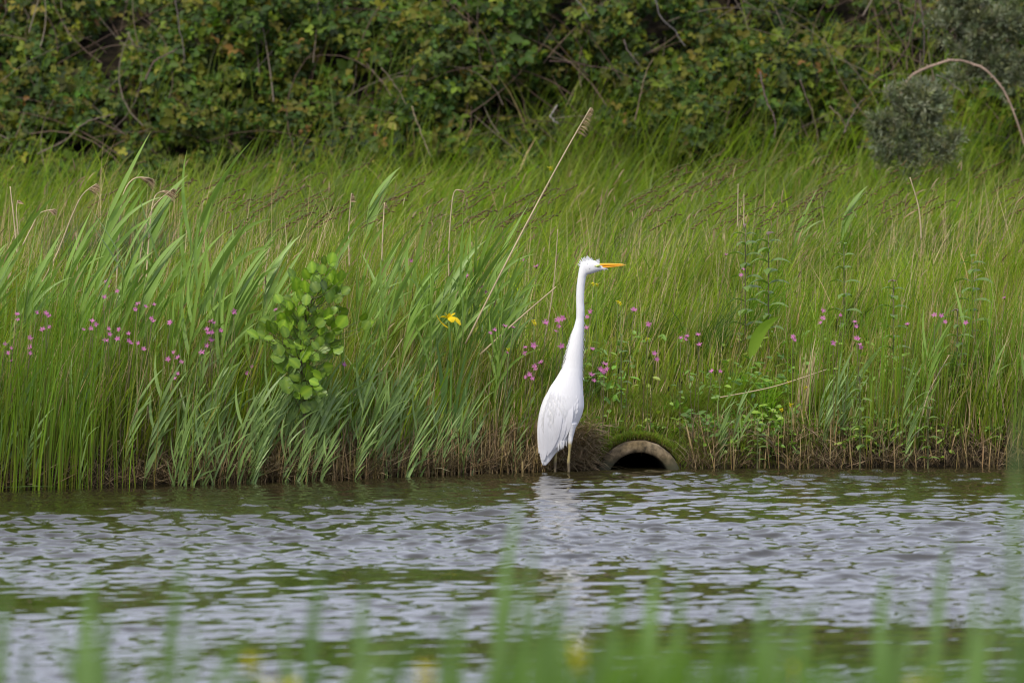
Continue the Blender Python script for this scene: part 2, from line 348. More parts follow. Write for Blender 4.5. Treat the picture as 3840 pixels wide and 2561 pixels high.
# ------------------------------------------------------------------ great white egret
EY0 = -.02
eb = P(2112, 1775); eb = np.array([eb[0], EY0, -.03])
egret = thing('great_egret', eb, 'tall white egret with yellow beak standing in the shallows beside the drain pipe', 'bird')
def c5(x, y): return P(1280 + x / 1.568, 850 + y / 1.568, 0)
def hd(x, y): return P(1950 + x / 3.92, 900 + y / 3.92, 0)
SL = np.array([  # row, left, right (detail crop pixels), depth ratio
    [215, 1405, 1452, .9], [245, 1398, 1454, .9], [270, 1394, 1450, .92], [300, 1389, 1438, .95], [350, 1383, 1430, .95], [400, 1380, 1428, .95], [450, 1380, 1427, .95], [490, 1381, 1430, .95],
    [540, 1380, 1427, .95], [590, 1367, 1426, .9], [640, 1347, 1424, .85], [690, 1334, 1423, .85], [740, 1321, 1421, .84], [790, 1310, 1419, .82],
    [830, 1297, 1418, .8], [890, 1262, 1419, .74], [940, 1227, 1421, .70], [1000, 1197, 1424, .68], [1060, 1175, 1423, .66], [1100, 1166, 1413, .64],
    [1150, 1158, 1393, .60], [1200, 1155, 1366, .55], [1250, 1157, 1330, .48], [1300, 1160, 1287, .42], [1340, 1165, 1254, .36], [1380, 1173, 1226, .32], [1402, 1181, 1206, .3]])
def srow(r): return [np.interp(r, SL[:, 0], SL[:, i]) for i in (1, 2, 3)]
def sring(r, n=28, off=0.0):
    l, rt, q = srow(r); a = c5(l, r); b = c5(rt, r); c = (a + b) / 2; hw = (b[0] - a[0]) / 2 + off
    p = np.arange(n) / n * 2 * np.pi
    return np.stack([c[0] + hw * np.cos(p), EY0 + (hw * q) * np.sin(p), np.full(n, c[2])], -1)
def spt(r, p, off=0.0):
    """point on the body surface: row r, angle p (-90 deg faces the camera)"""
    l, rt, q = srow(r); a = c5(l, r); b = c5(rt, r); c = (a + b) / 2; hw = (b[0] - a[0]) / 2
    return np.array([c[0] + (hw + off) * math.cos(p), EY0 + (hw * q + off) * math.sin(p), c[2]])
raw = MB()
rows = np.concatenate([np.arange(215, 1402, 14), [1402]])
raw.loft(np.stack([sring(r) for r in rows]))
HS = [(890, 352, 422, 26), (915, 322, 470, 46), (960, 296, 505, 60), (1010, 284, 508, 68), (1060, 290, 494, 66), (1110, 305, 476, 58), (1150, 326, 460, 46), (1190, 360, 450, 30), (1240, 398, 440, 20), (1290, 414, 430, 8)]
hr = []
for x, t, b, q in HS:
    a = hd(x, t); c = hd(x, b); m = (a + c) / 2; hh = (a[2] - c[2]) / 2; p = np.arange(24) / 24 * 2 * np.pi
    hr.append(np.stack([np.full(24, m[0]), EY0 + q / 3.92 / PPM * np.cos(p), m[2] + hh * np.sin(p)], -1))
raw.loft(np.stack(hr))
def leg(pts, rad, y):
    L = np.array([c5(*p) for p in pts]); L[:, 1] = y; raw.tube(L, np.array(rad), (1, 1, 1), 10)
    return L
LEG1 = leg([(1352, 1150), (1348, 1235), (1341, 1320), (1335, 1385), (1337, 1410), (1338, 1500)], [.026, .011, .0056, .0080, .0066, .0058], EY0 - .028)
LEG2 = leg([(1285, 1200), (1270, 1290), (1260, 1345), (1256, 1385), (1257, 1412), (1258, 1500)], [.022, .010, .0056, .0082, .0068, .0058], EY0 + .03)
for L in (LEG1, LEG2):                                   # toes under water
    for a in (-.5, .1, .7, 3.4):
        e = L[-1]; raw.tube([e + [0, 0, .004], e + [math.cos(a) * .04, -math.sin(a) * .02, -.004], e + [math.cos(a) * .075, -math.sin(a) * .045, -.008]], [.006, .005, .003], (1, 1, 1), 8)
bo = link('body', raw.mesh('body'), None)
md = bo.modifiers.new('r', 'REMESH'); md.mode = 'VOXEL'; md.voxel_size = .0034; md.use_smooth_shade = True
ms = bo.modifiers.new('s', 'SMOOTH'); ms.factor = .5; ms.iterations = 4
dg = bpy.context.evaluated_depsgraph_get(); me = bpy.data.meshes.new_from_object(bo.evaluated_get(dg))
bpy.data.objects.remove(bo)
co = np.empty(len(me.vertices) * 3, np.float32); me.vertices.foreach_get('co', co); co = co.reshape(-1, 3)
tint = np.tile(np.array([.69, .69, .70]), (len(co), 1))
zk = c5(0, 1366)[2]
for L in (LEG1, LEG2):
    lx = np.interp(co[:, 2], L[::-1, 2], L[::-1, 0]); dd = np.hypot(co[:, 0] - lx, co[:, 1] - L[0, 1])
    zt = L[1, 2] - .012
    f = np.clip((zt - co[:, 2]) / .02, 0, 1) * (dd < .016) + (co[:, 2] < -.0) * 1.0
    f = np.clip(f, 0, 1)[:, None]
    lower = np.clip((zk - co[:, 2]) / .02, 0, 1)[:, None]
    lc = np.array([.30, .25, .11]) * (1 - lower) + np.array([.13, .105, .065]) * lower
    lc = lc * (.75 + .5 * noise(co[:, 0] * 300, co[:, 2] * 120, 1, 3))[:, None]
    tint = tint * (1 - f) + lc * f
# the dark ear and cheek spots
for (sx, sy, r_) in ((990, 352, 8), (1018, 424, 9)):
    s_ = hd(sx, sy); d_ = np.hypot((co[:, 0] - s_[0]) / .7, co[:, 2] - s_[2]) / (r_ / 3.92 / PPM); f = (np.clip(1.5 - d_, 0, 1) * (co[:, 1] < EY0))[:, None]
    tint = tint * (1 - f * .85) + np.array([.12, .13, .17]) * f * .85
a = me.color_attributes.new('tint', 'FLOAT_COLOR', 'POINT'); c4 = np.ones((len(co), 4), np.float32); c4[:, :3] = tint; a.data.foreach_set('color', c4.ravel())
me.vertices.foreach_set('co', (co - eb).astype(np.float32).ravel()); me.polygons.foreach_set('use_smooth', np.ones(len(me.polygons), bool)); me.update()
me.name = 'body'; me.materials.clear(); link('body', me, M_FEATH, egret)
def epart(name, mb, mat, parent=egret):
    mb.V = [v - eb for v in mb.V]; return link(name, mb.mesh(name), mat, parent)
# beak: two mandibles
BO = (.86, .40, .02); BY = (.62, .58, .10)
def mand(rows):
    rs = []
    for x, t, b, q in rows:
        a_ = hd(x, t); c_ = hd(x, b); p = np.arange(16) / 16 * 2 * np.pi
        rs.append(np.stack([np.full(16, a_[0]), EY0 + q / 3.92 / PPM * np.cos(p), (a_[2] + c_[2]) / 2 + (a_[2] - c_[2]) / 2 * np.sin(p)], -1))
    return np.stack(rs)
bcol = np.array([BY, BY, (.74, .48, .05), BO, BO, BO, BO, (.78, .45, .05), (.7, .5, .1), (.7, .5, .1)])
UPR = [(1128, 352, 388, 30), (1165, 344, 386, 28), (1210, 342, 385, 26), (1280, 341, 383, 22), (1350, 342, 380, 17), (1430, 345, 376, 12), (1500, 350, 374, 7), (1557, 363, 371, 2)]
LWR = [(1128, 389, 412, 28), (1165, 387, 414, 27), (1210, 386, 413, 24), (1280, 384, 409, 20), (1350, 381, 402, 15), (1430, 377, 391, 10), (1500, 375, 381, 6), (1545, 372, 375, 2)]
for nm, rr in (('upper_mandible', UPR), ('lower_mandible', LWR)):
    b_ = MB(); b_.loft(mand(rr), bcol); epart(nm, b_, plain('beak', BO, .38) if False else leaf_mat('beak_horn', .35, .08, .5, 0))
# bare greenish skin between eye and beak
lo = MB()
def skin(pts, off):
    c_ = hd(*np.mean(pts, 0)); 
    R = [np.array([hd(*p) for p in pts])]; R[0][:, 1] = EY0 - off
    ctr = R[0].mean(0); ctr[1] -= .003
    lo.grid(np.stack([R[0] + [0, .008, 0], R[0], np.repeat(ctr[None], len(pts), 0)]), (.42, .50, .13), True)
skin([(1082, 394), (1088, 374), (1112, 366), (1150, 360), (1175, 362), (1180, 385), (1150, 400), (1098, 408)], .0150)
epart('lore', lo, leaf_mat('lore_skin', .5, 0, .4, 0))
ey = MB(); ec = hd(1101, 382); ec[1] = EY0 - .0165
def ball(mb, c, r, col, sy=1.0):
    th = np.linspace(.02, math.pi - .02, 9); p = np.arange(14) / 14 * 2 * np.pi
    mb.grid(np.stack([np.stack([c[0] + r * math.sin(t) * np.cos(p), c[1] - sy * r * math.cos(t) * np.ones(14), c[2] + r * math.sin(t) * np.sin(p)], -1) for t in th]), col, True)
ball(ey, ec, .0034, (.55, .50, .12)); eye = epart('eye', ey, leaf_mat('iris', .15, 0, .6, 0))
pu = MB(); ball(pu, ec - [0, .0016, 0], .0021, (.01, .01, .01)); epart('pupil', pu, leaf_mat('pupil_black', .1, 0, .6, 0), eye)
# crest, chin and neck feathers: small tapering ribbons standing off the skin
FW = (.78, .78, .78)
def fstrip(mb, a, d, L, wd, out, curl=.3, wdir=(0, 1, 0)):
    s = np.linspace(0, 1, 5); d = np.asarray(d, float) / np.linalg.norm(d); out = np.asarray(out, float)
    pts = a + s[:, None] * L * d + (s ** 2)[:, None] * L * curl * out
    mb.ribbon(pts, wdir, wd * np.array([.7, 1, .85, .5, .05]), FW, .15)
for nm, specs in (('crest_feathers', [(905, 345, -.8, .9, 20), (920, 335, -.6, 1, 24), (935, 322, -.4, 1, 26), (950, 310, -.25, 1, 24), (965, 302, -.15, 1, 26), (985, 296, -.05, 1, 24), (1000, 290, -.05, 1, 26), (1015, 290, .0, 1, 22), (1030, 290, .2, 1, 16), (1060, 296, .35, .8, 14), (895, 360, -1, .5, 16), (893, 372, -1, .2, 18)]),
                  ('forehead_tuft', [(1135, 325, .15, 1, 20), (1142, 328, .3, 1, 24), (1150, 332, .1, 1, 18), (1148, 335, .5, 1, 20)])):
    f_ = MB()
    for (x, y, dx, dz, ln) in specs:
        for q in range(4):
            p0 = hd(x + U(-6, 6), y + 9); p0[1] = EY0 + U(-.010, .006)
            fstrip(f_, p0, (dx + U(-.15, .15), U(-.25, .25), dz), ln / 3.92 / PPM * 2.5 * U(.6, 1.1), .0060, (-.5 if dx < .2 else .4, 0, .3), .45, (1, .4, 0))
    epart(nm, f_, M_PLUME)
ch = MB()
for i in range(9):
    x = U(1080, 1290); yb = np.interp(x, [1010, 1060, 1110, 1150, 1190, 1240, 1290], [505, 490, 474, 458, 448, 438, 428]); p0 = hd(x, yb - 6); p0[1] = EY0 + U(-.008, .004)
    fstrip(ch, p0, (.8, U(-.2, .2), -.45), U(.005, .009), .003, (0, 0, -1), .2, (1, 1, 0))
epart('chin_feathers', ch, M_PLUME)
npk = MB()
for i in range(480):
    r = U(560, 880) if i > 40 else U(300, 600); sd = RNG.random() * (.72 if i % 5 else 1)
    p = math.pi + U(-.35, .42) if sd < .55 else (U(-.35, .35) if sd < .72 else U(-2.3, -.7))
    if r < 560 and not .55 <= sd < .72: continue
    a_ = spt(r, p, -.0050); o_ = np.array([math.cos(p), math.sin(p), 0])
    fstrip(npk, a_, np.array([-.25 if sd < .46 else .05, 0, -1]) + o_ * (U(.05, .36) if sd < .72 else .06), U(.018, .038), U(.008, .013), o_ * (U(.0, .20) if sd < .72 else .05) + [0, 0, .2 * (RNG.random() < .3)], .45, np.cross(o_, (0, 0, 1)))
tag(epart('neck_plumage', npk, M_PLUME), kind='stuff')
# folded wing on the near side: a shell standing a little off the body, with long flight feathers below it
wg = MB(); rws = np.linspace(880, 1330, 34); NP = 22
def wing_grid(off):
    G = []
    for r in rws:
        f = (r - 880) / 450; p0 = math.pi * (1.0 + .32 * (1 - min(1, f * 3.5))); p1 = math.pi * (2.0 - .20 * max(0, 1 - f * 3) - .30 * max(0, f - .62) / .38)
        ps = np.linspace(p0 - .05, p1, NP)
        G.append([spt(r, p, off * min(1, min((p - p0 + .06), (p1 - p)) * 5 + .15) + .0005) for p in ps])
    return np.array(G)
wg.grid(wing_grid(.0032), (.685, .685, .70)); wing = epart('wing', wg, M_FEATH)
for i in range(9):
    f_ = MB(); s = np.linspace(0, 1, 8); k = i / 8
    r0 = 1040 + 60 * math.sin(i * 2.1); r1 = 1392 - 95 * k - 10 * (i % 2); a0 = math.pi * (1.16 + .42 * k); a1 = math.pi * (1.34 + .36 * k)
    pts = np.array([spt(r0 + (r1 - r0) * t, a0 + (a1 - a0) * t, (-.004 + (.0080 + .0012 * (i % 3)) * min(1, t * 2.2))) for t in s])
    f_.ribbon(pts, (1, 0, -.25), .036 * np.array([.5, .8, 1, 1, .95, .8, .55, .12]), (.67, .67, .70), .06)
    epart('flight_feather', f_, M_FEATH, wing)
cv_ = MB(); s5 = np.linspace(0, 1, 5)
for j, r in enumerate(np.arange(965, 1180, 18)):
    for p in np.arange(1.24, 1.74, .085):
        pp = math.pi * (p + (.04 if j % 2 else 0) + U(-.01, .01)); r1 = r + U(44, 58); gshade = U(.69, .73)
        pts = np.array([spt(r + (r1 - r) * t, pp + .05 * t, .0034 - .0030 * (1 - t) ** 2) for t in s5])
        cv_.ribbon(pts, (1, .3, -.2), .021 * np.array([.5, .9, 1, .8, .2]) * min(1.15, .35 + r / 1400), (gshade, gshade, gshade * 1.015), .03)
tag(epart('covert_feathers', cv_, M_FEATH, wing), kind='stuff')
th = MB()
for i in range(60):
    t_ = U(0, 1); p0 = c5(1278 + 68 * t_, 1290 - 45 * t_); p0[1] = EY0 + U(-.04, .03)
    fstrip(th, p0 + [0, 0, .02], (-.1 + U(-.2, .2), U(-.1, .1), -1), U(.025, .045), .006, (.2, 0, 0), .3, (1, .3, 0))
epart('thigh_feathers', th, M_PLUME)

# ------------------------------------------------------------------ grass and other ground cover (nobody could count these)
GREENS = [(.150, .235, .014), (.195, .270, .018), (.100, .170, .014), (.240, .300, .028), (.140, .205, .040)]
YGREEN = [(.230, .300, .025), (.200, .290, .020), (.250, .300, .045)]
STRAWC = [(.40, .31, .16), (.46, .37, .21), (.34, .24, .11), (.30, .22, .12)]
def cover(n, x0, x1, t0, t1, hfun, wr, leanm, cols, seg=4, straw=.0, keep=None, tcol=None, tdist=1.0, az_s=.5, base_c=(.10, .095, .03)):
    x = U(x0, x1, n); t = t0 + (t1 - t0) * RNG.random(n) ** tdist; y = edge(x) + t
    if keep is not None:
        k = keep(x, t) > RNG.random(n); x, t, y = x[k], t[k], y[k]
    n = len(x); z = gz(x, y) - .01
    L = hfun(x, t) * U(.6, 1.1, n)
    az = RNG.normal(0, az_s * 1.7, n) + (noise(x, t, 1.7, 201, 2) - .5) * 3.0; sgn = RNG.random(n) < .12; az = np.where(sgn, az + math.pi, az)
    th0 = np.abs(RNG.normal(leanm * .35, .10, n)); th1 = th0 + np.abs(RNG.normal(leanm, leanm * .5, n)); th1 = np.where(sgn, th1 * .6, th1)
    c1 = pick(cols, n, .18); st = RNG.random(n) < straw; c1[st] = pick(STRAWC, int(st.sum()), .2)
    cl = noise(x, t, 2.2, 71)[:, None]; c1 = c1 * (.48 + 1.08 * cl); wd_k = np.where(RNG.random(n) < .14, 1.9, 1.0)
    c0 = c1 * .72 + np.array(base_c) * .28
    if tcol is not None: k = RNG.random(n) < .35; c1[k] = c1[k] * .5 + np.array(tcol) * .5
    wd = U(wr[0], wr[1], n) * wd_k
    return blades(np.stack([x, y, z], -1), L, wd, az, th0, th1, U(-.9, .9, n), c0, c1, seg, .6)

def near_culvert(x, t): return np.exp(-(((x - .62) / .34) ** 2)) * np.clip(1.15 - t / .55, 0, 1)
def hfront(x, t):
    h = .20 + .46 * noise(x, t, 1.9, 51) * (.6 + .4 * np.clip(t / .7, 0, 1)) + .16 * np.clip((-x - .3) / .8, 0, 1) + .12 * np.clip((x - 1.5) / .6, 0, 1)
    low = np.exp(-np.abs((x - 1.0) / .95) ** 3) * np.clip(1.5 - t / 1.2, 0, 1)
    return np.maximum(h * (1 - .78 * low), .05)
ALX = -.905
def clearpipe(x, t): return 1 - .97 * ((np.abs(x - PIPE_X) < .23) & (t < .16)) - .93 * ((np.abs(x - ALX - .0) < .27) & (t < .22))
S = []
S.append(cover(33000, -3.4, 3.6, .04, 3.0, hfront, (.003, .0065), .58, GREENS + YGREEN[:2], 4, .05, clearpipe, (.27, .29, .05)))
S.append(cover(6000, -3.4, 3.6, .25, 1.2, lambda x, t: hfront(x, t) * 1.15, (.0022, .0038), .40, YGREEN + [(.26, .24, .05)], 4, .10, clearpipe, (.26, .15, .05)))
tag(link('bank_grass', mesh_np('bank_grass', *join(S)), M_GRASS), 'tall green grass on the river bank', 'grass', kind='stuff')
V = cover(40000, -4.4, 4.6, 2.2, 10.9, lambda x, t: .24 + .46 * noise(x, t, 2.3, 61, 2) + .12 * np.clip(t - 8, 0, 1), (.004, .0085), .75, GREENS + [(.185, .29, .014), (.235, .32, .020)], 4, .05, None, (.17, .20, .06), .9, .35)
tag(link('meadow_grass', mesh_np('meadow_grass', *V), M_GRASS), 'soft wind combed meadow grass behind the bank', 'grass', kind='stuff')
n_ = 1000; x = U(-3.8, 4.0, n_); t = .35 + 6.5 * RNG.random(n_) ** 1.5; kk = (noise(x, t, 1.2, 301) > .36) & ~((x > .2) & (x < 1.7) & (t < .9)); x, t = x[kk], t[kk]; n_ = len(x); y = edge(x) + t
az_ = RNG.normal(.1, .7, n_); l0_ = np.abs(RNG.normal(.12, .10, n_)); l1_ = np.abs(RNG.normal(.55, .25, n_)); Lh = U(.42, .78, n_) * np.where(t > 2.5, .85, 1)
Va = blades(np.stack([x, y, gz(x, y)], -1), Lh, U(.0018, .0028, n_), az_, l0_, l1_, U(-.8, .8, n_), pick([(.20, .20, .05), (.30, .25, .11)], n_), pick([(.36, .28, .14), (.28, .24, .09)], n_), 4, .2)
tips = Va[0].reshape(n_, 5, 2, 3)[:, -1].mean(1)
Vb = blades(tips, U(.035, .085, n_), U(.004, .008, n_), az_, l1_ * .9, l1_ + .5, U(-.9, .9, n_), pick([(.20, .14, .07), (.14, .08, .05), (.26, .2, .11)], n_), pick([(.24, .17, .09), (.30, .24, .13)], n_), 3, .4, np.array([.35, 1, .85, .1]))
tag(link('seeding_grass', mesh_np('seeding_grass', *join([Va, Vb])), M_STRAW), 'thin grass stems with tan seed heads over the meadow', 'grass', kind='stuff')
# tufted grass: fountains of arching blades that break up the even sward
nt_ = 210; tx = U(-3.7, 4.0, nt_); tt = .35 + 8.5 * RNG.random(nt_) ** 1.4; kk = ~((np.abs(tx - ALX) < .3) & (tt < .5)) & ~((tx > .05) & (tx < .42) & (tt < .45)); tx, tt = tx[kk], tt[kk]; nt_ = len(tx)
lowz = np.exp(-np.abs((tx - 1.0) / .95) ** 3) * np.clip(1.5 - tt / 1.2, 0, 1); tsz = U(.30, .62, nt_) * (1 - .55 * lowz); tcl = pick([(.10, .17, .016), (.16, .25, .018), (.22, .29, .03), (.13, .20, .05), (.26, .25, .07), (.08, .14, .02)], nt_, .15); tdir = RNG.normal(0, .5, nt_)
ti_ = np.repeat(np.arange(nt_), 58); n_ = len(ti_); x = tx[ti_] + RNG.normal(0, .035, n_); y = edge(tx)[ti_] + tt[ti_] + RNG.normal(0, .035, n_)
V = blades(np.stack([x, y, gz(x, y) - .01], -1), tsz[ti_] * U(.55, 1.25, n_), U(.003, .0075, n_), tdir[ti_] + RNG.normal(0, 1.1, n_), np.abs(RNG.normal(.18, .15, n_)), np.abs(RNG.normal(1.05, .45, n_)), U(-1, 1, n_), tcl[ti_] * .7, tcl[ti_] * (1 + RNG.normal(0, .18, (n_, 1))), 5, .4)
tag(link('tufted_grass', mesh_np('tufted_grass', *V), M_GRASS), 'arching tufts of grass scattered over the bank and meadow', 'grass', kind='stuff')
# bright rushes standing in the water's edge
nr = 4200; x = np.concatenate([U(-3.4, -1.25, 3200), U(1.25, 3.4, 1000)]); t = np.where(x < 0, U(-.14, .45, nr), U(.02, .45, nr)); kk = (noise(x, t, 3.5, 91, 2) * 1.5 - .35 > RNG.random(nr) * .8) & (RNG.random(nr) < np.clip((-1.25 - x) / .45, 0, 1) + (x > 0)); x, t = x[kk], t[kk]; nr = len(x); y = edge(x) + t
c1 = pick([(.12, .25, .022), (.15, .28, .02), (.10, .21, .03)], nr); c0 = pick([(.24, .27, .03), (.19, .15, .04), (.19, .28, .02)], nr)
V = blades(np.stack([x, y, np.maximum(gz(x, y), -.06)], -1), U(.32, .82, nr), U(.003, .006, nr), RNG.normal(0, .9, nr), np.abs(RNG.normal(.03, .09, nr)), np.abs(RNG.normal(.25, .18, nr)), U(-.7, .7, nr), c0, c1, 4, .3)
tag(link('rush_stems', mesh_np('rush_stems', *V), M_GRASS), 'slim yellow green rushes rising from the water edge', 'rushes', kind='stuff')
# dry stems, litter on the mud edge, short turf
n_ = 5200; x = U(-3.4, 3.8, n_); t = .08 + 4.5 * RNG.random(n_) ** 1.6; y = edge(x) + t; kk = clearpipe(x, t) > RNG.random(n_); x, y, t = x[kk], y[kk], t[kk]; n_ = len(x)
V1 = blades(np.stack([x, y, gz(x, y)], -1), hfront(x, t) * U(.7, 1.35, n_), U(.0022, .0042, n_), RNG.normal(.1, 1.2, n_), np.abs(RNG.normal(.14, .22, n_)), np.abs(RNG.normal(.35, .35, n_)), U(-.8, .8, n_), pick(STRAWC, n_) * .75, pick(STRAWC, n_) * 1.1, 4, .2)
n_ = 17000; x = U(-3.2, 3.4, n_); t = np.abs(RNG.normal(0, .10, n_)) - .04; y = edge(x) + t; kk = (np.abs(x - PIPE_X) > .21) & (noise(x, t, 2.5, 33) > .16) & (RNG.random(n_) < np.interp(x, [-1.7, -1.3, .4, .75], [.35, 1, 1, .38])); x, y, t = x[kk], y[kk], t[kk]; n_ = len(x)
V2 = blades(np.stack([x, y, np.maximum(gz(x, y), -.01) + U(0, .04, n_)], -1), U(.05, .20, n_), U(.002, .0042, n_), U(0, 6.28, n_), U(.3, 1.3, n_), U(1.0, 2.4, n_), U(-1.2, 1.2, n_), pick([(.10, .07, .035), (.16, .115, .06), (.06, .04, .022)], n_), pick([(.24, .18, .10), (.36, .28, .16), (.15, .10, .055)], n_), 3, .2)
n_ = 2200; x = np.minimum(RNG.normal(.27, .06, n_), .40 - U(0, .08, n_)); y = edge(x) + np.abs(RNG.normal(.01, .05, n_)); zz = gz(x, y) + U(.0, .11, n_)
V3 = blades(np.stack([x, y, zz], -1), U(.05, .16, n_), U(.002, .0036, n_), U(2.2, 7.2, n_), U(.6, 2.2, n_), U(1.4, 2.6, n_), U(-1.2, 1.2, n_), pick([(.12, .085, .045), (.2, .15, .08)], n_), pick([(.30, .23, .13), (.22, .16, .09)], n_), 3, .2)
n_ = 1300; x = np.concatenate([U(-1.4, .15, 1000), U(.8, 3.2, 300)]); t = U(-.06, .16, n_); y = edge(x) + t
V4 = blades(np.stack([x, y, np.maximum(gz(x, y), -.03)], -1), U(.05, .22, n_), U(.003, .0055, n_), U(0, 6.28, n_), np.abs(RNG.normal(.05, .14, n_)), np.abs(RNG.normal(.15, .25, n_)), U(-.8, .8, n_), pick([(.13, .08, .03), (.20, .13, .05)], n_), pick([(.38, .27, .14), (.46, .34, .17), (.25, .22, .08)], n_), 3, .2)
tag(link('dry_straw', mesh_np('dry_straw', *join([V1, V2, V3, V4])), M_STRAW), 'dead straw and brown litter matted along the mud edge', 'straw', kind='stuff')
n_ = 22000; x = RNG.normal(.8, .42, n_); t = U(-.0, .75, n_); fr = RNG.random(n_) < .16; x[fr] = PIPE_X + U(-.21, .21, int(fr.sum())); y = edge(x) + t; y[fr] = PIPE_Y + U(.045, .12, int(fr.sum())); t = y - edge(x); kk = (x > -.1) & ~((np.abs(x - PIPE_X) < .2) & (y < PIPE_Y + .010)); x, y, t = x[kk], y[kk], t[kk]; n_ = len(x)
zt_ = gz(x, y); ar = PIPE_Z + np.sqrt(np.maximum((PIPE_R + .002) ** 2 - (x - PIPE_X) ** 2, 0)); zt_ = np.where((np.abs(x - PIPE_X) < PIPE_R + .002) & (y > PIPE_Y), np.maximum(zt_, ar), zt_)
V = blades(np.stack([x, y, zt_], -1), U(.02, .07, n_) * (1 + 1.2 * (t > .35)) * np.where(np.abs(x - PIPE_X) < .24, .75, 1), U(.002, .004, n_), U(0, 6.28, n_), U(.1, .6, n_), U(.6, 1.7, n_), U(-1.2, 1.2, n_), pick([(.06, .06, .015), (.08, .05, .02)], n_), pick([(.17, .28, .02), (.22, .30, .025), (.13, .22, .02), (.22, .18, .05)], n_, .2), 3, .3)
tag(link('mossy_turf', mesh_np('mossy_turf', *V), M_GRASS), 'short mossy turf over the drain pipe', 'turf', kind='stuff')
# small broad leaved herbs on the bank right of the bird
n_ = 2300; cxs = np.concatenate([U(.3, 1.7, 75), U(1.7, 3.2, 45)]); cts = np.where(RNG.random(120) < .45, U(.0, .22, 120), U(.0, 1.2, 120)); ci = RNG.integers(0, 120, n_); x = cxs[ci] + RNG.normal(0, .06, n_); t = np.abs(cts[ci] + RNG.normal(0, .06, n_)) + .02; y = edge(x) + t; hh = U(.02, .22, n_) * np.where(t < .3, .5, 1)
kk = ~((np.abs(x - PIPE_X) < .25) & (t < .2)); x, y, hh, ci = x[kk], y[kk], hh[kk], ci[kk]; n_ = len(x)
d = np.stack([RNG.normal(0, 1, n_), RNG.normal(-.4, 1, n_), RNG.normal(.1, .5, n_)], -1); nr_ = np.stack([RNG.normal(0, .5, n_), RNG.normal(-.5, .5, n_), np.ones(n_)], -1)
cc = pick([(.13, .25, .025), (.17, .29, .03), (.10, .19, .03), (.20, .31, .04)], 120, .15)[ci]
V = leaves(np.stack([x, y, gz(x, y) + hh], -1), d, nr_, U(.018, .06, n_), U(.008, .024, n_), U(.05, .25, n_), cc)
tag(link('bank_herbs', mesh_np('bank_herbs', *V), M_LEAF), 'small leafy herbs carpeting the bank', 'herbs', kind='stuff')

# ------------------------------------------------------------------ bramble thicket on the slope behind
def hedge_y(z): return np.interp(z, [.5, .8, 2.2, 2.7, 3.0], [9.7, 9.95, 11.3, 12.6, 14])
def hedge(n, x0, x1, z0, z1, size):
    x = U(x0, x1, n); z = U(z0, z1, n)
    lump = noise(x, z, 1.3, 101, 2); fine = noise(x, z * 1.2, 4.5, 131, 2)
    dep = RNG.random(n) ** 1.5
    kk = (fine + .35 * (1 - dep) * 0 > .41 - .26 * dep) & (RNG.random(n) < .42 + .9 * lump); x, z, lump, fine, dep = x[kk], z[kk], lump[kk], fine[kk], dep[kk]; n = len(x)
    y = hedge_y(z) - .55 * (lump - .5) * 2 - .28 * (fine - .5) * 2 + dep * .55
    pos = np.stack([x, y, z], -1)
    nrm = np.stack([RNG.normal(0, .55, n), RNG.normal(-.75, .45, n), RNG.normal(.75, .45, n)], -1); nrm /= np.linalg.norm(nrm, axis=1)[:, None]
    d = np.stack([RNG.normal(.25, 1, n), RNG.normal(-.5, .5, n), RNG.normal(-.25, .7, n)], -1); d -= (d * nrm).sum(1)[:, None] * nrm; d /= np.linalg.norm(d, axis=1)[:, None]
    sd = np.cross(nrm, d)
    hue = noise(x, z, .9, 151)
    c = pick([(.060, .115, .012), (.085, .150, .014), (.045, .085, .016), (.15, .19, .014), (.14, .14, .016)], n, .25)
    c = c * (.30 + .62 * hue[:, None]); o = RNG.random(n) < .014; c[o] = pick([(.20, .11, .03), (.20, .17, .03), (.24, .22, .03)], int(o.sum()))
    L = U(.028, .055, n) * size * np.where(RNG.random(n) < .15, 1.45, 1); out = []
    for a, k in ((0, 1.1), (1.25, .9), (-1.25, .9)):
        dd = d * math.cos(a) + sd * math.sin(a) + nrm * RNG.normal(0, .2, (n, 1))
        out.append(leaves(pos + dd * .006, dd, nrm + RNG.normal(0, .25, (n, 3)), L * k, L * k * U(.6, .8, n), U(.02, .22, n), c * (1 + RNG.normal(0, .1, (n, 1)))))
    return join(out)
V = join([hedge(46000, -4.6, 4.8, .72, 2.45, 1.0), hedge(7000, -5.2, 5.4, 2.4, 3.0, 1.9), hedge(3500, -9, -4.4, .6, 2.9, 2.2), hedge(3500, 4.6, 9, .6, 2.9, 2.2)])
tag(link('bramble_thicket', mesh_np('bramble_thicket', *V), M_BRAM), 'dark bramble thicket covering the slope', 'bramble', kind='stuff')
cn = MB()
CANE = [(.10, .065, .045), (.16, .11, .08), (.07, .045, .03), (.20, .16, .12)]
for i in range(760):
    x0 = U(-4.6, 4.8); z0 = U(.7, 2.6); L = U(.25, 1.1); a0 = U(.2, 2.9); cv = U(-1.6, 1.6); s = np.linspace(0, 1, 7)
    ang = a0 + cv * s; st = np.stack([np.cos(ang), RNG.normal(0, .12, 7), np.sin(ang)], -1) * L / 6
    p = np.array([x0, 0, z0]) + np.cumsum(st, 0); p[:, 1] += hedge_y(p[:, 2]) - .5 * (noise(p[:, 0], p[:, 2], 1.3, 101, 2) - .5) + U(-.12, .35)
    r0 = U(.0018, .0042); cn.tube(p, np.linspace(r0, r0 * .5, 7), np.array(random.choice(CANE)) * U(.55, 1.0), 4, False)
tag(link('bramble_twigs', cn.mesh('bramble_twigs'), M_BARK), 'tangle of brown bramble twigs in the thicket', 'twigs', kind='stuff')
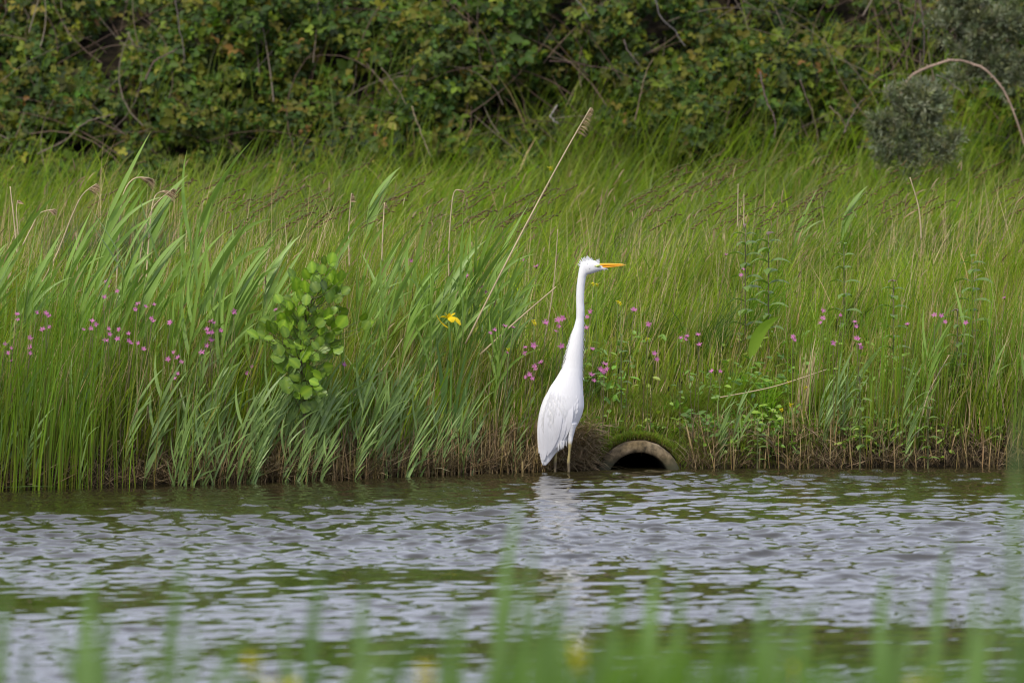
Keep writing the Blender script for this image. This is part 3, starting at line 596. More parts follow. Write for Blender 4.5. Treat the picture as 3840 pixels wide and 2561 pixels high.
n_ = 1300; x = U(-4.6, 4.8, n_); z = U(.75, 1.8, n_) ; kk = noise(x, z, 1.6, 171) > .34 + .30 * (z - .75); x, z = x[kk], z[kk]; n_ = len(x); y = hedge_y(z) - .55 * (noise(x, z, 1.3, 101, 2) - .5) * 2 - U(-.1, .22, n_)
V = blades(np.stack([x, y, z - .15], -1), U(.22, .55, n_), U(.004, .008, n_), RNG.normal(0, .8, n_), np.abs(RNG.normal(.1, .15, n_)), np.abs(RNG.normal(1.1, .5, n_)), U(-1, 1, n_), pick(GREENS, n_) * .5, pick(GREENS + [(.16, .15, .07)], n_) * .6, 5, .5)
tag(link('thicket_grass', mesh_np('thicket_grass', *V), M_GRASS), 'long drooping grass growing up through the brambles', 'grass', kind='stuff')

# arching canes and twigs that can be told apart
def curve(pts, n=18):
    pts = np.asarray(pts, float); k = len(pts); s = np.linspace(0, k - 1, n); i = np.clip(s.astype(int), 0, k - 2); f = (s - i)[:, None]
    g0 = pts[np.maximum(i - 1, 0)]; g1 = pts[i]; g2 = pts[i + 1]; g3 = pts[np.minimum(i + 2, k - 1)]
    return .5 * (2 * g1 + (g2 - g0) * f + (2 * g0 - 5 * g1 + 4 * g2 - g3) * f ** 2 + (3 * g1 - g0 - 3 * g2 + g3) * f ** 3)
def cane(pix, y, r, col, label, name='bramble_cane', twig=True):
    p = np.array([P(a, b, y + (c[0] if c else 0)) for a, b, *c in pix]); q = curve(p, 26); q[1:-1] += np.cumsum(RNG.normal(0, .0035, (24, 3)), 0) * np.sin(np.linspace(0, 3.14, 24))[:, None]; base = q[0].copy()
    t = thing(name, base, label, 'cane'); m = MB(); rr = np.linspace(r, r * .5, len(q)) * .8 * (1 + .12 * np.sin(np.arange(len(q)) * 2.3))
    m.tube(q - base, rr, np.array(col) * .62 * (1 + .15 * RNG.normal(0, 1, (len(q), 1))), 7); link('stem', m.mesh('stem'), M_BARK, t)
    th_ = MB()
    for i in range(2, len(q) - 1):
        e = q[i] - base; d = np.array([U(-1, 1), U(-1, .2), U(-.3, 1)]); d /= np.linalg.norm(d); th_.tube([e, e + d * r * 2.2], [r * .35, .0002], np.array(col) * .8, 4, False)
    tag(link('thorns', th_.mesh('thorns'), M_BARK, t), kind='stuff')
    return t
cane([(3375, 370), (3420, 285), (3520, 238), (3600, 226), (3690, 255), (3760, 340), (3805, 430), (3850, 570)], 9.35, .0115, (.46, .33, .25), 'thick brown bramble cane arching over beside the silvery shrub')
cane([(3435, -20), (3430, 80), (3400, 190), (3340, 270)], 9.9, .006, (.15, .10, .08), 'brown cane hanging down left of the tall silvery shrub')
cane([(3448, -20), (3452, 70), (3465, 130), (3460, 270)], 9.85, .006, (.18, .14, .13), 'greyish cane hanging down close against the tall silvery shrub')
cane([(3510, 282), (3560, 300), (3590, 325), (3615, 360)], 9.3, .0055, (.24, .21, .17), 'short pale grey cane under the arching brown cane')
cane([(3165, 500), (3200, 410), (3245, 370)], 9.6, .005, (.24, .19, .16), 'short bent pale twig left of the low silvery shrub')
cane([(2850, 270), (2870, 370), (2890, 440), (2905, 520)], 9.4, .006, (.22, .15, .14), 'upright reddish grey cane among green brambles')
cane([(545, 300), (575, 240), (610, 215), (665, 185)], 9.9, .007, (.19, .13, .11), 'curved brown cane in the thicket above the tall reed tuft')
cane([(140, 580), (240, 520), (330, 455), (430, 430)], 9.6, .007, (.20, .15, .12), 'low brown cane lying across the foot of the thicket')
cane([(1545, 400), (1560, 440), (1590, 510), (1615, 590)], 9.2, .006, (.33, .27, .16), 'broken straw coloured stalk leaning at the foot of the thicket')
cane([(1430, 255), (1480, 330), (1525, 395)], 9.5, .005, (.25, .2, .13), 'thin tan stalk crossing the thicket above the broken straw stalk')
cane([(2060, 230), (2150, 235), (2300, 262), (2400, 310)], 10.0, .0045, (.13, .08, .07), 'thin dark cane stretched through the thicket above the bird')
cane([(2340, 150), (2360, 210), (2400, 250)], 9.9, .005, (.2, .16, .14), 'short grey cane hanging in the dark gap of the thicket')
cane([(2380, 455), (2410, 340), (2435, 270), (2450, 220)], 9.5, .005, (.23, .17, .11), 'upright tan stalk in front of a dark thicket gap')
cane([(2160, 0), (2190, 45), (2210, 70)], 10.2, .005, (.22, .2, .18), 'short grey cane at the upper part of the thicket')
cane([(2455, -10), (2480, 60), (2540, 140), (2570, 175)], 10.1, .006, (.19, .17, .16), 'long grey cane slanting down the thicket')
cane([(655, -10), (662, 60), (675, 180), (690, 240)], 10.2, .0055, (.21, .17, .15), 'wavy grey cane dangling in the thicket over the reeds')
cane([(480, 120), (515, 185)], 10.1, .006, (.22, .18, .12), 'short tan cane stub among yellow leaves')
cane([(2090, 395), (2072, 420), (2080, 450), (2095, 465)], 9.2, .006, (.42, .38, .34), 'small hooked pale dead leaf stalk above the long dry reed')
cane([(3000, 300), (3040, 420), (3070, 540)], 9.5, .005, (.17, .12, .10), 'brown cane leaning beside the reddish grey cane')
cane([(3110, 400), (3145, 440), (3170, 500)], 9.5, .0045, (.26, .21, .14), 'tan bent stalk beside the short pale twig')

# silvery sea buckthorn shrubs
def silver_shrub(clumps, y, base_px, label, n_per):
    b = P(*base_px, y + .25); t = thing('sea_buckthorn', b, label, 'shrub'); st = MB(); Vs = []
    for (px, py, r) in clumps:
        px += U(-26, 26); py += U(-20, 20); r *= U(.65, 1.08)
        c = P(px, py, y); R = r / PPM * 1.33
        mid = (b + c) / 2 + [U(-.06, .06), U(0, .1), .05]; st.tube(curve([b, mid, c], 9) - b, np.linspace(.005, .002, 9), (.07, .055, .04), 6)
        n = int(n_per * (r / 60) ** 2)
        u = RNG.normal(0, 1, (n, 3)); u /= np.linalg.norm(u, axis=1)[:, None]; rad = R * RNG.random(n) ** .45
        sp = c + u * rad[:, None] * [1, .8, .9]; M_ = max(3, n // 9); ti = RNG.integers(0, M_, n); cu = u[ti]; sp = sp[ti] + RNG.normal(0, .006, (n, 3))
        gr = cu * .7 + RNG.normal(0, .60, (n, 3)) + [.1, -.25, .65]; gr /= np.linalg.norm(gr, axis=1)[:, None]
        for i in range(0, n, 9): st.tube(np.array([c + (sp[i] - c) * .2, c + (sp[i] - c) * .7 + [0, 0, -.01], sp[i]]) - b, [.003, .0022, .0012], (.13, .11, .085), 4, False)
        K_ = 9; s = np.linspace(0, 1, K_)
        pos = (sp[:, None] + gr[:, None] * s[None, :, None] * .075).reshape(-1, 3); a_ = U(0, 6.28, n * K_)
        G = np.repeat(gr, K_, 0); e1 = np.cross(G, RNG.normal(0, 1, (n * K_, 3))); e1 /= np.linalg.norm(e1, axis=1)[:, None]
        d = G * .9 + e1 * .75
        c_ = np.repeat(pick([(.17, .195, .115), (.23, .25, .165), (.125, .15, .075), (.18, .19, .085)], n, .15), K_, 0)
        Vs.append(leaves(pos, d, np.cross(d, RNG.normal(0, 1, d.shape)), U(.024, .045, n * K_), U(.005, .0075, n * K_), U(.05, .2, n * K_), c_))
    v, f, c = join(Vs); tag(link('foliage', mesh_np('foliage', v - b, f, c), M_SILV, t), kind='stuff'); link('stem', st.mesh('stem'), M_BARK, t)
silver_shrub([(3560, 110, 72), (3640, 50, 70), (3700, 120, 80), (3590, 190, 60), (3680, 210, 70), (3760, 130, 60), (3800, 60, 50), (3560, 20, 50), (3730, 250, 55), (3800, 230, 45), (3620, 270, 40), (3690, -30, 60), (3800, 330, 45), (3740, 340, 30), (3840, 150, 50)], 10.0, (3690, 300), 'tall silvery grey shrub behind the arching brown cane', 120)
silver_shrub([(3400, 370, 58), (3460, 345, 45), (3350, 400, 45), (3480, 410, 50), (3420, 450, 58), (3340, 470, 50), (3290, 450, 40), (3500, 480, 45), (3390, 510, 50), (3460, 530, 45), (3560, 540, 40), (3300, 520, 42), (3380, 570, 46), (3460, 600, 48), (3320, 600, 40), (3540, 600, 36), (3420, 640, 40), (3600, 560, 30)], 9.3, (3430, 560), 'low silvery grey shrub at the edge of the meadow grass', 120)

# ------------------------------------------------------------------ common reeds, each its own plant
def reed_tree(seed, nleaf, spread, lw, ll, gre, stem_lean=.10, top_only=False, label='', group=None, fmin=.3):
    """one reed of unit height: stem and alternate leaves blown to +x"""
    r = np.random.default_rng(seed); t = thing('common_reed', (0, 0, 0), label, 'reed', group)
    s = np.linspace(0, 1, 9); hs = .72; bend = r.uniform(.05, .16)
    sp = np.stack([stem_lean * s * hs + bend * (s * hs) ** 2, r.normal(0, .01) * s, hs * s], -1)
    g0, g1 = np.array(gre), np.array(gre) * [1.15, 1.1, .9]
    cs = np.array([.20, .21, .06])[None] * (1 - np.clip(s * 2.2, 0, 1))[:, None] + g1[None] * np.clip(s * 2.2, 0, 1)[:, None]
    m = MB(); m.tube(sp, np.linspace(.0046, .0024, 9), cs, 6); link('stem', m.mesh('stem'), M_REED, t)
    for k in range(nleaf):
        f = (fmin + (1 - fmin) * (k + .5) / nleaf) if not top_only else (.55 + .45 * (k + .5) / nleaf)
        p0 = np.array([np.interp(f, s, sp[:, i]) for i in range(3)])
        right = r.random() < .86; a0 = (.22 + spread * r.uniform(.5, 1.0)) * (1 if right else -.7); a1 = a0 + (r.uniform(.02, .32) if r.random() < .78 else r.uniform(.4, 1.0)) if right else a0 + r.uniform(.3, .8)
        L = ll * r.uniform(.75, 1.15) * (1 - .25 * (f < .45)); u = np.linspace(0, 1, 8); ang = a0 * np.clip(u * 4 + .35, 0, 1) + (a1 - a0) * u ** 1.6
        dy = r.normal(0, .28)
        st = np.stack([np.sin(ang), dy * np.sin(np.abs(ang)), np.cos(ang)], -1) * L / 7; pts = p0 + np.concatenate([[[0, 0, 0]], np.cumsum(st[1:], 0)])
        tw = r.uniform(-.9, .9) + u * r.uniform(-.6, .6)
        pin = np.stack([np.cos(ang), 0 * ang, -np.sin(ang)], -1); wd = pin * np.cos(tw)[:, None] + np.array([0, 1, 0]) * np.sin(tw)[:, None]
        c = g0 * r.uniform(.82, 1.2); cc = c[None] * (1 + .12 * u[:, None]); cc[-1] = cc[-1] * .5 + np.array([.24, .19, .08]) * .5
        lf = MB(); lf.ribbon(pts, wd, lw * r.uniform(.75, 1.15) * np.interp(u, [0, .12, .4, .7, 1], [.45, .9, 1, .68, .03]), cc, .10); link('leaf', lf.mesh('leaf'), M_REED, t)
    return t
PROTO_T = [reed_tree(100 + i, 6 + i % 2, .28, .021, .36, (.175, .275, .055), .03 + .03 * (i % 3), i % 3 == 0) for i in range(7)]
PROTO_S = [reed_tree(200 + i, 6 + i % 3, .28, .026, .46, (.185, .275, .085), .01 + .04 * (i % 3), fmin=.08) for i in range(7)]
used = set()
def put_reed(protos, i, x, y, h, rz, label, group=None, sink=.02, tilt=0.0):
    pr = protos[i % len(protos)]
    o = pr if pr.name not in used else copy_tree(pr)
    used.add(pr.name); o.location = (x, y, float(max(gz(x, y), -.06)) - sink); o.scale = (h, h, h); o.rotation_euler = (0, tilt, rz); tag(o, label, 'reed', group)
    if group is None and 'group' in o: del o['group']
    return o
def reed_tip(i, px, py, y, label):
    """a reed whose top reaches a photo pixel"""
    p = P(px, py, y); x = p[0]
    for _ in range(4): h = p[2] - float(gz(x, y)); x = p[0] - .30 * h
    return put_reed(PROTO_T, i, x, y, h, 0, label)
reed_tip(0, 610, 500, .25, 'tallest green reed with long leaves, beside the drooping dry plumes')
reed_tip(3, 760, 575, .45, 'tall green reed with fanned leaves, right of the drooping dry plumes')
reed_tip(6, 930, 540, .5, 'tall green reed with leaves curling over at its tip, above the alder sapling')
reed_tip(2, 1000, 700, .1, 'green reed with broad leaves leaning over the alder sapling top')
reed_tip(3, 1545, 560, 2.6, 'slender green reed standing alone in front of the thicket, left of the long dry reed')
reed_tip(0, 3090, 700, 3.6, 'green reed with bent leaf standing in the meadow above the dock leaf')
reed_tip(3, 3290, 640, 3.8, 'green reed with an upright pointed leaf in the meadow below the low silvery shrub')
reed_tip(4, 1380, 740, .4, 'green reed leaning right between the alder sapling and the yellow iris')
ZONES = [  # n, x px range, t range, height range, protos, label, group
    (44, -120, 700, .30, 1.2, .62, 1.02, PROTO_T, 'green reed in the flowery stand left of the sapling', 'reeds left of the alder sapling'),
    (24, 640, 1000, .22, .9, .60, .98, PROTO_T, 'green reed growing right against the alder sapling', 'reeds beside the alder sapling'),
    (44, 1290, 1760, .10, .9, .55, .92, PROTO_T, 'green reed between the sapling and the long dry reed', 'reeds right of the alder sapling'),
    (16, 1740, 1900, .1, .8, .5, .78, PROTO_T, 'green reed standing left of the white bird', 'reeds left of the bird'),
    (104, 680, 1560, -.12, .20, .28, .54, PROTO_S, 'short blue green reed at the waterline below the sapling', 'short reeds at the water edge'),
    (26, 1500, 1960, -.05, .16, .2, .40, PROTO_S, 'short blue green reed at the waterline left of the bird', 'short reeds beside the bird'),
    (12, -60, 680, -.16, .1, .35, .62, PROTO_S, 'broad leaved young reed among rushes in the water', 'young reeds among the rushes'),
    (5, 2660, 2800, -.02, .06, .22, .34, PROTO_S, 'short young reed at the water just right of the drain pipe', 'young reeds right of the pipe'),
    (14, 3080, 3420, .0, .22, .26, .46, PROTO_S, 'short young reed on the muddy bank edge below the ragged straw tuft', 'young reeds on the right bank'),
    (10, 3420, 3900, .05, .5, .45, .75, PROTO_T, 'green reed among rushes on the bank at the far right', 'reeds at the far right'),
]
ri_ = 0
for (n_, a, b, t0, t1, h0, h1, pr, lab, grp) in ZONES:
    for _ in range(n_):
        x = (U(a, b) - 1920) / PPM; y = float(edge(x)) + t0 + (t1 - t0) * RNG.random(); ri_ += 1
        hh_ = U(h0, h1); cls = 'low' if hh_ < h0 + (h1 - h0) * .33 else ('middling' if hh_ < h0 + (h1 - h0) * .66 else 'high'); half = ', left part' if x < ((a + b) / 2 - 1920) / PPM else ', right part'
        put_reed(pr, ri_, x, y, hh_, RNG.normal(0, .9), cls + ' ' + lab + (half if n_ > 25 else ''), grp + ', ' + cls + (half if n_ > 25 else ''), .02, U(-.06, .12))

# dry reed stems with old plumes
def dry_reed(pix, y, r, plume, label, droop=1.0):
    p = np.array([P(a, b, y) for a, b in pix]); q = curve(p, 16); base = q[0].copy()
    t = thing('dry_reed', base, label, 'reed'); m = MB(); m.tube(q - base, np.linspace(r, r * .6, 16), np.array((.50, .40, .25)) * (1 + .1 * RNG.normal(0, 1, (16, 1))), 6); link('stem', m.mesh('stem'), M_STRAW, t)
    if plume:
        f = MB(); L = plume / PPM
        for i in range(90):
            u = RNG.random(); w_ = u * (len(q) - 1) * .16; j = len(q) - 1 - w_; k = min(int(j), len(q) - 2); e = q[k] + (q[k + 1] - q[k]) * (j - k) - base
            l_ = L * (.25 + .55 * u) * U(.6, 1.1); d = np.array([1, U(-.25, .25), .25 - droop * U(.2, .9)]); d /= np.linalg.norm(d); s = np.linspace(0, 1, 4)
            f.ribbon(e + s[:, None] * l_ * d + (s ** 2)[:, None] * np.array([0, 0, -.35 * l_ * droop]), (U(-1, 1), 1, U(-1, 1)), np.array([.0012, .0034, .0036, .0006]), np.array((.42, .31, .19)) * U(.7, 1.2), .2)
        tag(link('plume', f.mesh('plume'), M_STRAW, t), kind='stuff')
    return t
dry_reed([(1745, 1290), (1860, 1060), (1990, 810), (2120, 570), (2215, 405)], .25, .0043, 52, 'long straight dry reed leaning steeply to the right above the bird', .9)
dry_reed([(1800, 1330), (1930, 1210), (2085, 1076)], .2, .0042, 0, 'pale broken dry reed slanting up behind the bird')
dry_reed([(430, 1230), (445, 900), (460, 740), (500, 672), (560, 668)], .3, .0042, 80, 'curved dry reed with the largest drooping brown plume')
dry_reed([(545, 1100), (562, 850), (580, 740), (620, 715)], .32, .0035, 55, 'dry reed with a bushy tan plume beside the tall green reed', .6)
dry_reed([(520, 1000), (545, 860), (580, 770), (650, 708)], .30, .003, 50, 'thin dry reed whose feathery plume points right')
dry_reed([(140, 1090), (210, 960), (270, 810), (310, 730), (362, 690)], .3, .0036, 55, 'dry reed with slender plume standing in the open grass left of the plumes')
dry_reed([(65, 950), (55, 850), (38, 700)], .5, .004, 0, 'bare straight dry reed stem at the far left')
dry_reed([(70, 900), (62, 800), (66, 752)], .45, .003, 34, 'short dry reed head beside the bare stem', .4)
dry_reed([(85, 920), (120, 850), (150, 800), (205, 785)], .4, .003, 40, 'low bent dry reed near the left meadow edge')
dry_reed([(1690, 1130), (1682, 960), (1698, 740), (1725, 712)], .7, .0034, 40, 'thin dry reed rising above the yellow iris', .8)
dry_reed([(1310, 1000), (1308, 860), (1318, 725)], .9, .0032, 26, 'upright dry stem with small seed head above the alder sapling', .3)
dry_reed([(1432, 980), (1436, 860), (1442, 760)], .9, .0036, 22, 'pale dry stem with torn tip between sapling and iris', .2)
dry_reed([(1010, 1500), (985, 1200), (1000, 980), (1022, 900)], .3, .0038, 0, 'long grey dry stem beside the left edge of the sapling')
dry_reed([(280, 1150), (290, 1000), (285, 870)], .4, .003, 0, 'thin straw stem among reeds under the slender plume')
dry_reed([(500, 1560), (530, 1380), (540, 1260)], .0, .003, 0, 'pale dry stem with folded leaf in the reed stand')
dry_reed([(3455, 900), (3445, 780), (3412, 665)], 2.5, .0042, 0, 'tall bare dry stem standing in the right meadow')
dry_reed([(2766, 850), (2768, 690)], 2.0, .0032, 0, 'straight pale stalk beside the leafy purple herb, the taller one')
dry_reed([(2789, 850), (2790, 730)], 2.0, .003, 0, 'straight pale stalk beside the leafy purple herb, the shorter one')
dry_reed([(2040, 1290), (2075, 1080), (2092, 860)], .6, .003, 0, 'slim tan stem just left of the bird neck')
dry_reed([(1240, 1560), (1310, 1500), (1420, 1400), (1510, 1270)], -.1, .0032, 0, 'dry stem lying diagonally below the sapling')
dry_reed([(2700, 1490), (2900, 1450), (3100, 1385)], .5, .0028, 0, 'long thin straw lying across the right bank')
dry_reed([(3440, 1640), (3480, 1480), (3560, 1330)], .45, .003, 0, 'bent brown stalk in the rushes of the right bank')

# straw tuft on the right bank
b = P(3000, 1440, .72); b[2] = float(gz(b[0], .72)); tf = thing('straw_tuft', b, 'upright tuft of pale dead straw on the right bank', 'grass tuft')
n_ = 46; V = blades(RNG.normal(0, .018, (n_, 3)) * [1, 1, 0], U(.22, .42, n_), U(.003, .005, n_), RNG.normal(.0, .5, n_), np.abs(RNG.normal(.12, .06, n_)), np.abs(RNG.normal(.22, .12, n_)), U(-.8, .8, n_), pick(STRAWC, n_), pick([(.55, .45, .28), (.48, .38, .22)], n_), 4)
tag(link('straw', mesh_np('straw', *V), M_STRAW, tf), kind='stuff')
# the grey green mound of fine grass on the left
b = P(300, 850, 1.9); b[2] = float(gz(b[0], 1.9)); gm = thing('grass_tussock', b, 'rounded grey green tussock of fine grass behind the dry plumes', 'grass tussock')
n_ = 3200; u = U(0, 6.28, n_); rr = np.sqrt(RNG.random(n_)) * .2
V = blades(np.stack([np.cos(u) * rr * 1.3, np.sin(u) * rr * .7, 0 * u], -1), U(.40, .72, n_), U(.002, .0035, n_), RNG.normal(0, .7, n_), np.abs(RNG.normal(.15, .15, n_)), np.abs(RNG.normal(1.35, .4, n_)), U(-1, 1, n_), pick([(.05, .085, .035)], n_), pick([(.095, .135, .065), (.12, .155, .08)], n_), 6, .3)
tag(link('blade', mesh_np('blade', *V), M_GRASS, gm), kind='stuff')

# ------------------------------------------------------------------ alder sapling
ab = P(1155, 1560, .02); ay = float(edge(ab[0])) - .0; ab = np.array([ab[0], ay, float(gz(ab[0], ay))])
ald = thing('alder_sapling', ab, 'bushy alder sapling with round ribbed leaves among the reeds', 'sapling')
def alder_leaf(seed):
    r = np.random.default_rng(seed); m = MB(); s = np.linspace(0, 1, 8); wv = np.array([.05, .30, .43, .49, .49, .43, .28, .06]); wv = wv * (1 + r.normal(0, .04, 8))
    G = []; base_c = np.array([.125, .225, .014]); C = []
    for i, t_ in enumerate(s):
        row = []
        for v in (-1, -.55, 0, .55, 1): row.append([v * wv[i] * .92, t_ - .10 * abs(v) * 0, .10 * v * v * wv[i] + .035 * ((i % 2) * 2 - 1) * (abs(v) > .2) - .16 * t_ * t_])
        G.append(row); C.append([base_c * 1.0, base_c * 1.06, base_c * [1.7, 1.45, 1.6], base_c * 1.06, base_c])
    m.grid(np.array(G), np.array(C)); return m.mesh('leaf')
AL = [alder_leaf(i) for i in range(5)]
def acp(x, y): return (900 + x / 2.305, 920 + y / 2.305)
LEAFP = [(730, 130, .0), (620, 190, -.2), (710, 210, .1), (655, 290, .0), (450, 250, -.4), (780, 260, .5), (840, 300, .4), (710, 310, .1), (845, 360, .4), (500, 320, -.3), (560, 360, -.2), (630, 390, .0), (750, 350, .3), (860, 430, 1.0), (770, 390, .2), (520, 425, -.2), (690, 470, .2),
         (400, 525, -.3), (470, 490, -.4), (800, 565, .9), (600, 520, .1), (500, 610, -.3), (530, 560, .2), (680, 610, .5), (330, 460, -.5), (890, 580, 1.2), (780, 650, .4), (200, 670, -.6), (300, 710, -.4), (190, 750, -1.1), (390, 750, -.2), (540, 690, .3), (620, 750, .7), (545, 770, -.1), (840, 720, .5), (780, 790, .3), (690, 830, .0),
         (310, 860, 2.6), (480, 920, .1), (600, 915, .6), (560, 840, 2.2), (690, 960, 2.8), (820, 845, .9), (730, 880, 1.4), (640, 960, 1.9), (760, 1045, 1.5), (570, 1030, .2), (450, 1080, -.8), (620, 1080, 1.2), (640, 1180, 1.9), (480, 1135, -1.2), (350, 1060, -.7), (520, 1100, .5), (700, 1100, 1.6), (600, 1130, .1), (410, 1220, 2.9), (490, 1230, -.6), (580, 1290, .9), (615, 1370, 2.9), (690, 1250, 1.7), (530, 1290, -2.4), (1090, 690, .5), (880, 660, .7), (250, 800, -1.4), (440, 640, -.3), (370, 640, -.4), (580, 610, 0), (430, 850, -.9), (700, 720, .3), (850, 900, 1.0), (560, 960, -.2), (330, 960, -1.6), (760, 960, 1.3), (480, 760, -.5), (640, 660, .1)]
for _ in range(95):
    q_ = LEAFP[RNG.integers(0, 70)]; LEAFP.append((q_[0] + U(-75, 75), q_[1] + U(-70, 70), q_[2] + U(-.7, .7)))
trunk_px = [acp(560, 1480), acp(545, 1200), acp(520, 850), acp(580, 600), acp(660, 320), acp(690, 220)]
tk = MB(); tp = curve(np.array([P(a, b, ay + .0) for a, b in trunk_px]), 20); tp[0] = ab; tk.tube(tp - ab, np.linspace(.008, .0028, 20), (.10, .08, .05), 7); link('trunk', tk.mesh('trunk'), M_BARK, ald)
for i, (lx, ly, ang) in enumerate(LEAFP):
    dy = U(-.13, .09); p = P(*acp(lx, ly), ay + dy); sz = U(.042, .066) * (1.0 if ly > 280 else .95)
    ctr = p - ab; d = np.array([math.sin(ang), U(-.5, .1), math.cos(ang)]); d /= np.linalg.norm(d); a0 = ctr - d * sz * .5
    fn = np.array([U(-.9, .9), -1, U(-.2, 1.6)]); fn -= (fn * d).sum() * d; fn /= np.linalg.norm(fn); sdv = np.cross(d, fn)
    o = link('leaf', AL[i % 5], M_ALDER, ald)
    from mathutils import Matrix
    mt = Matrix(((sdv[0], d[0], fn[0], a0[0]), (sdv[1], d[1], fn[1], a0[1]), (sdv[2], d[2], fn[2], a0[2]), (0, 0, 0, 1))) @ Matrix.Diagonal((sz, sz, sz, 1)); o.matrix_local = mt
    k = int(np.argmin(np.abs(tp[:, 2] - ab[2] - (a0[2] - .07)))); e = tp[k] - ab
    bm = MB(); bm.tube(curve([e, (e + a0) / 2 + [0, 0, -.012], a0], 6), np.linspace(.0024, .0011, 6), (.11, .13, .035), 5, False); link('branch', bm.mesh('branch'), M_STEM, ald)

# ------------------------------------------------------------------ yellow iris
ib = P(1680, 1420, .12); iy = float(edge(ib[0])) + .10; tipi = P(1683, 1195, iy); ibz = float(gz(tipi[0], iy))
iris = thing('yellow_iris', (tipi[0], iy, ibz), 'yellow flag iris in bloom among the reeds left of the bird', 'flower'); h = tipi[2] - ibz
m = MB(); m.tube(curve([[0, 0, 0], [.01, 0, h * .5], [.0, 0, h]], 8), np.linspace(.006, .0045, 8), (.10, .19, .03), 6); link('stem', m.mesh('stem'), M_STEM, iris)
YEL = (.78, .56, .01)
def ipetal(dx, dy, up, fall, L, wd):
    s = np.linspace(0, 1, 6); pts = np.array([0, 0, h]) + np.stack([dx * L * s, dy * L * s, up * L * s - fall * L * s ** 2.2], -1); p_ = MB(); p_.ribbon(pts, (-dy + .2, dx, .3), wd * np.array([.35, .55, .9, 1.1, 1, .35]), YEL, .15); tag(link('petal', p_.mesh('petal'), M_PETAL, iris))
ipetal(.95, -.3, .5, 1.0, .055, .030); ipetal(.35, -.9, .6, .9, .05, .030); ipetal(-.85, -.35, .65, .55, .045, .026); ipetal(.7, .3, .9, .3, .04, .016); ipetal(-.5, .3, 1, .3, .036, .014); ipetal(.1, -.3, 1, .2, .03, .014)
l2 = MB(); s = np.linspace(0, 1, 6); l2.ribbon(np.stack([-.055 * s, -.01 * s, h * .93 + .03 * s + .03 * s ** 3], -1), (0, 1, .5), .016 * np.array([.3, .7, 1, .9, .9, .3]), YEL, .2); link('bud', l2.mesh('bud'), M_PETAL, iris)
for k in range(4):
    l_ = MB(); a = U(-.3, .5); u = np.linspace(0, 1, 7); l_.ribbon(np.stack([.02 * k - .03 + a * .25 * u ** 1.6, U(-.03, .03) * u, h * U(.7, 1.0) * u], -1), (1, U(-.4, .4), 0), .022 * np.array([.7, 1, 1, .9, .75, .45, .05]), (.085, .165, .035), .06); link('leaf', l_.mesh('leaf'), M_LEAF, iris)

# ------------------------------------------------------------------ ragged robins and small yellow flowers
def flower_mesh(seed, col):
    r = np.random.default_rng(seed); m = MB(); s = np.linspace(0, 1, 4)
    for p in range(5):
        a0 = p * 2 * math.pi / 5 + r.uniform(-.15, .15)
        for q in (-.36, -.12, .12, .36):
            a = a0 + q + r.uniform(-.06, .06); L = (.0195 if abs(q) < .2 else .016) * r.uniform(.85, 1.15); el = r.uniform(.1, .6)
            d = np.array([math.cos(a), math.sin(a), el]); pts = s[:, None] * d * L + (s ** 2)[:, None] * np.array([0, 0, r.uniform(-.006, .002)])
            m.ribbon(pts, (-math.sin(a), math.cos(a), .2), np.array([.0022, .0032, .0030, .0008]), np.array(col) * r.uniform(.8, 1.15), .1)
    return m.mesh('flower')
RF = [flower_mesh(i, (.50, .17, .38)) for i in range(5)]
cm = MB(); cm.tube([[0, 0, -.012], [0, 0, -.006], [0, 0, 0]], [.0022, .0036, .0026], (.13, .03, .05), 6); CALYX = cm.mesh('calyx')
def stem_to(h, lean, col=(.09, .075, .035), r=.0018):
    m = MB(); s = np.linspace(0, 1, 6); m.tube(np.stack([lean * s ** 1.5, 0 * s, h * s], -1) - [0, 0, .02], np.linspace(r, r * .6, 6), np.array(col), 5); return m.mesh('stem')
def depth_for(px, py, h, y0=.06, y1=4.5):
    ya = float(edge(P(px, py, 0)[0])) + y0
    for y in np.arange(ya, y1, .05):
        p = P(px, py, y); t = y - float(edge(p[0]))
        if t > .05 and p[2] - float(gz(p[0], y)) <= h: return float(y), p
    return y1, P(px, py, y1)
def c4_(L, ox, oy): return [(ox + x / 1.568, oy + y / 1.568) for x, y in L]
ROB = c4_([(100, 515), (215, 505), (280, 520), (272, 508), (290, 590), (250, 605), (65, 715), (30, 690), (65, 790), (175, 710), (175, 655), (535, 600), (540, 555), (490, 605), (625, 325), (640, 318), (610, 415), (690, 380), (640, 600), (700, 605), (690, 660), (755, 630), (810, 685), (845, 720), (810, 455), (855, 470), (905, 460), (890, 540), (770, 685), (1000, 565), (1045, 770), (1020, 740), (990, 780), (1045, 865), (1255, 565), (1238, 558), (1215, 605), (1245, 620), (1300, 610), (1240, 665), (1375, 500), (1185, 740), (1480, 825), (620, 670), (1620, 490), (1665, 570)], 0, 850) \
    + c4_([(410, 200), (735, 290), (820, 345), (1145, 235), (1075, 200), (900, 608), (960, 585), (1010, 592), (1080, 710), (1130, 700), (975, 740), (1137, 822), (1172, 800), (1085, 885), (1105, 870), (1200, 565), (1275, 550), (1280, 585), (1300, 540), (1295, 703), (1465, 500), (1440, 595), (1475, 720), (1470, 870), (1525, 842), (1540, 850), (1548, 808), (1720, 490), (1805, 575), (1840, 745), (1995, 655), (15, 810)], 1280, 850) \
    + c4_([(25, 645), (90, 635), (97, 695), (140, 675), (170, 850), (222, 850), (650, 648), (770, 420), (825, 495), (825, 540), (930, 520), (1080, 540), (1030, 660), (1020, 655), (1050, 710), (875, 640), (885, 685), (1480, 520), (1520, 525), (1450, 545), (1320, 575), (1010, 560), (1665, 565), (1700, 555), (355, 250), (1890, 420), (255, 165), (1715, 655)], 2560, 850)
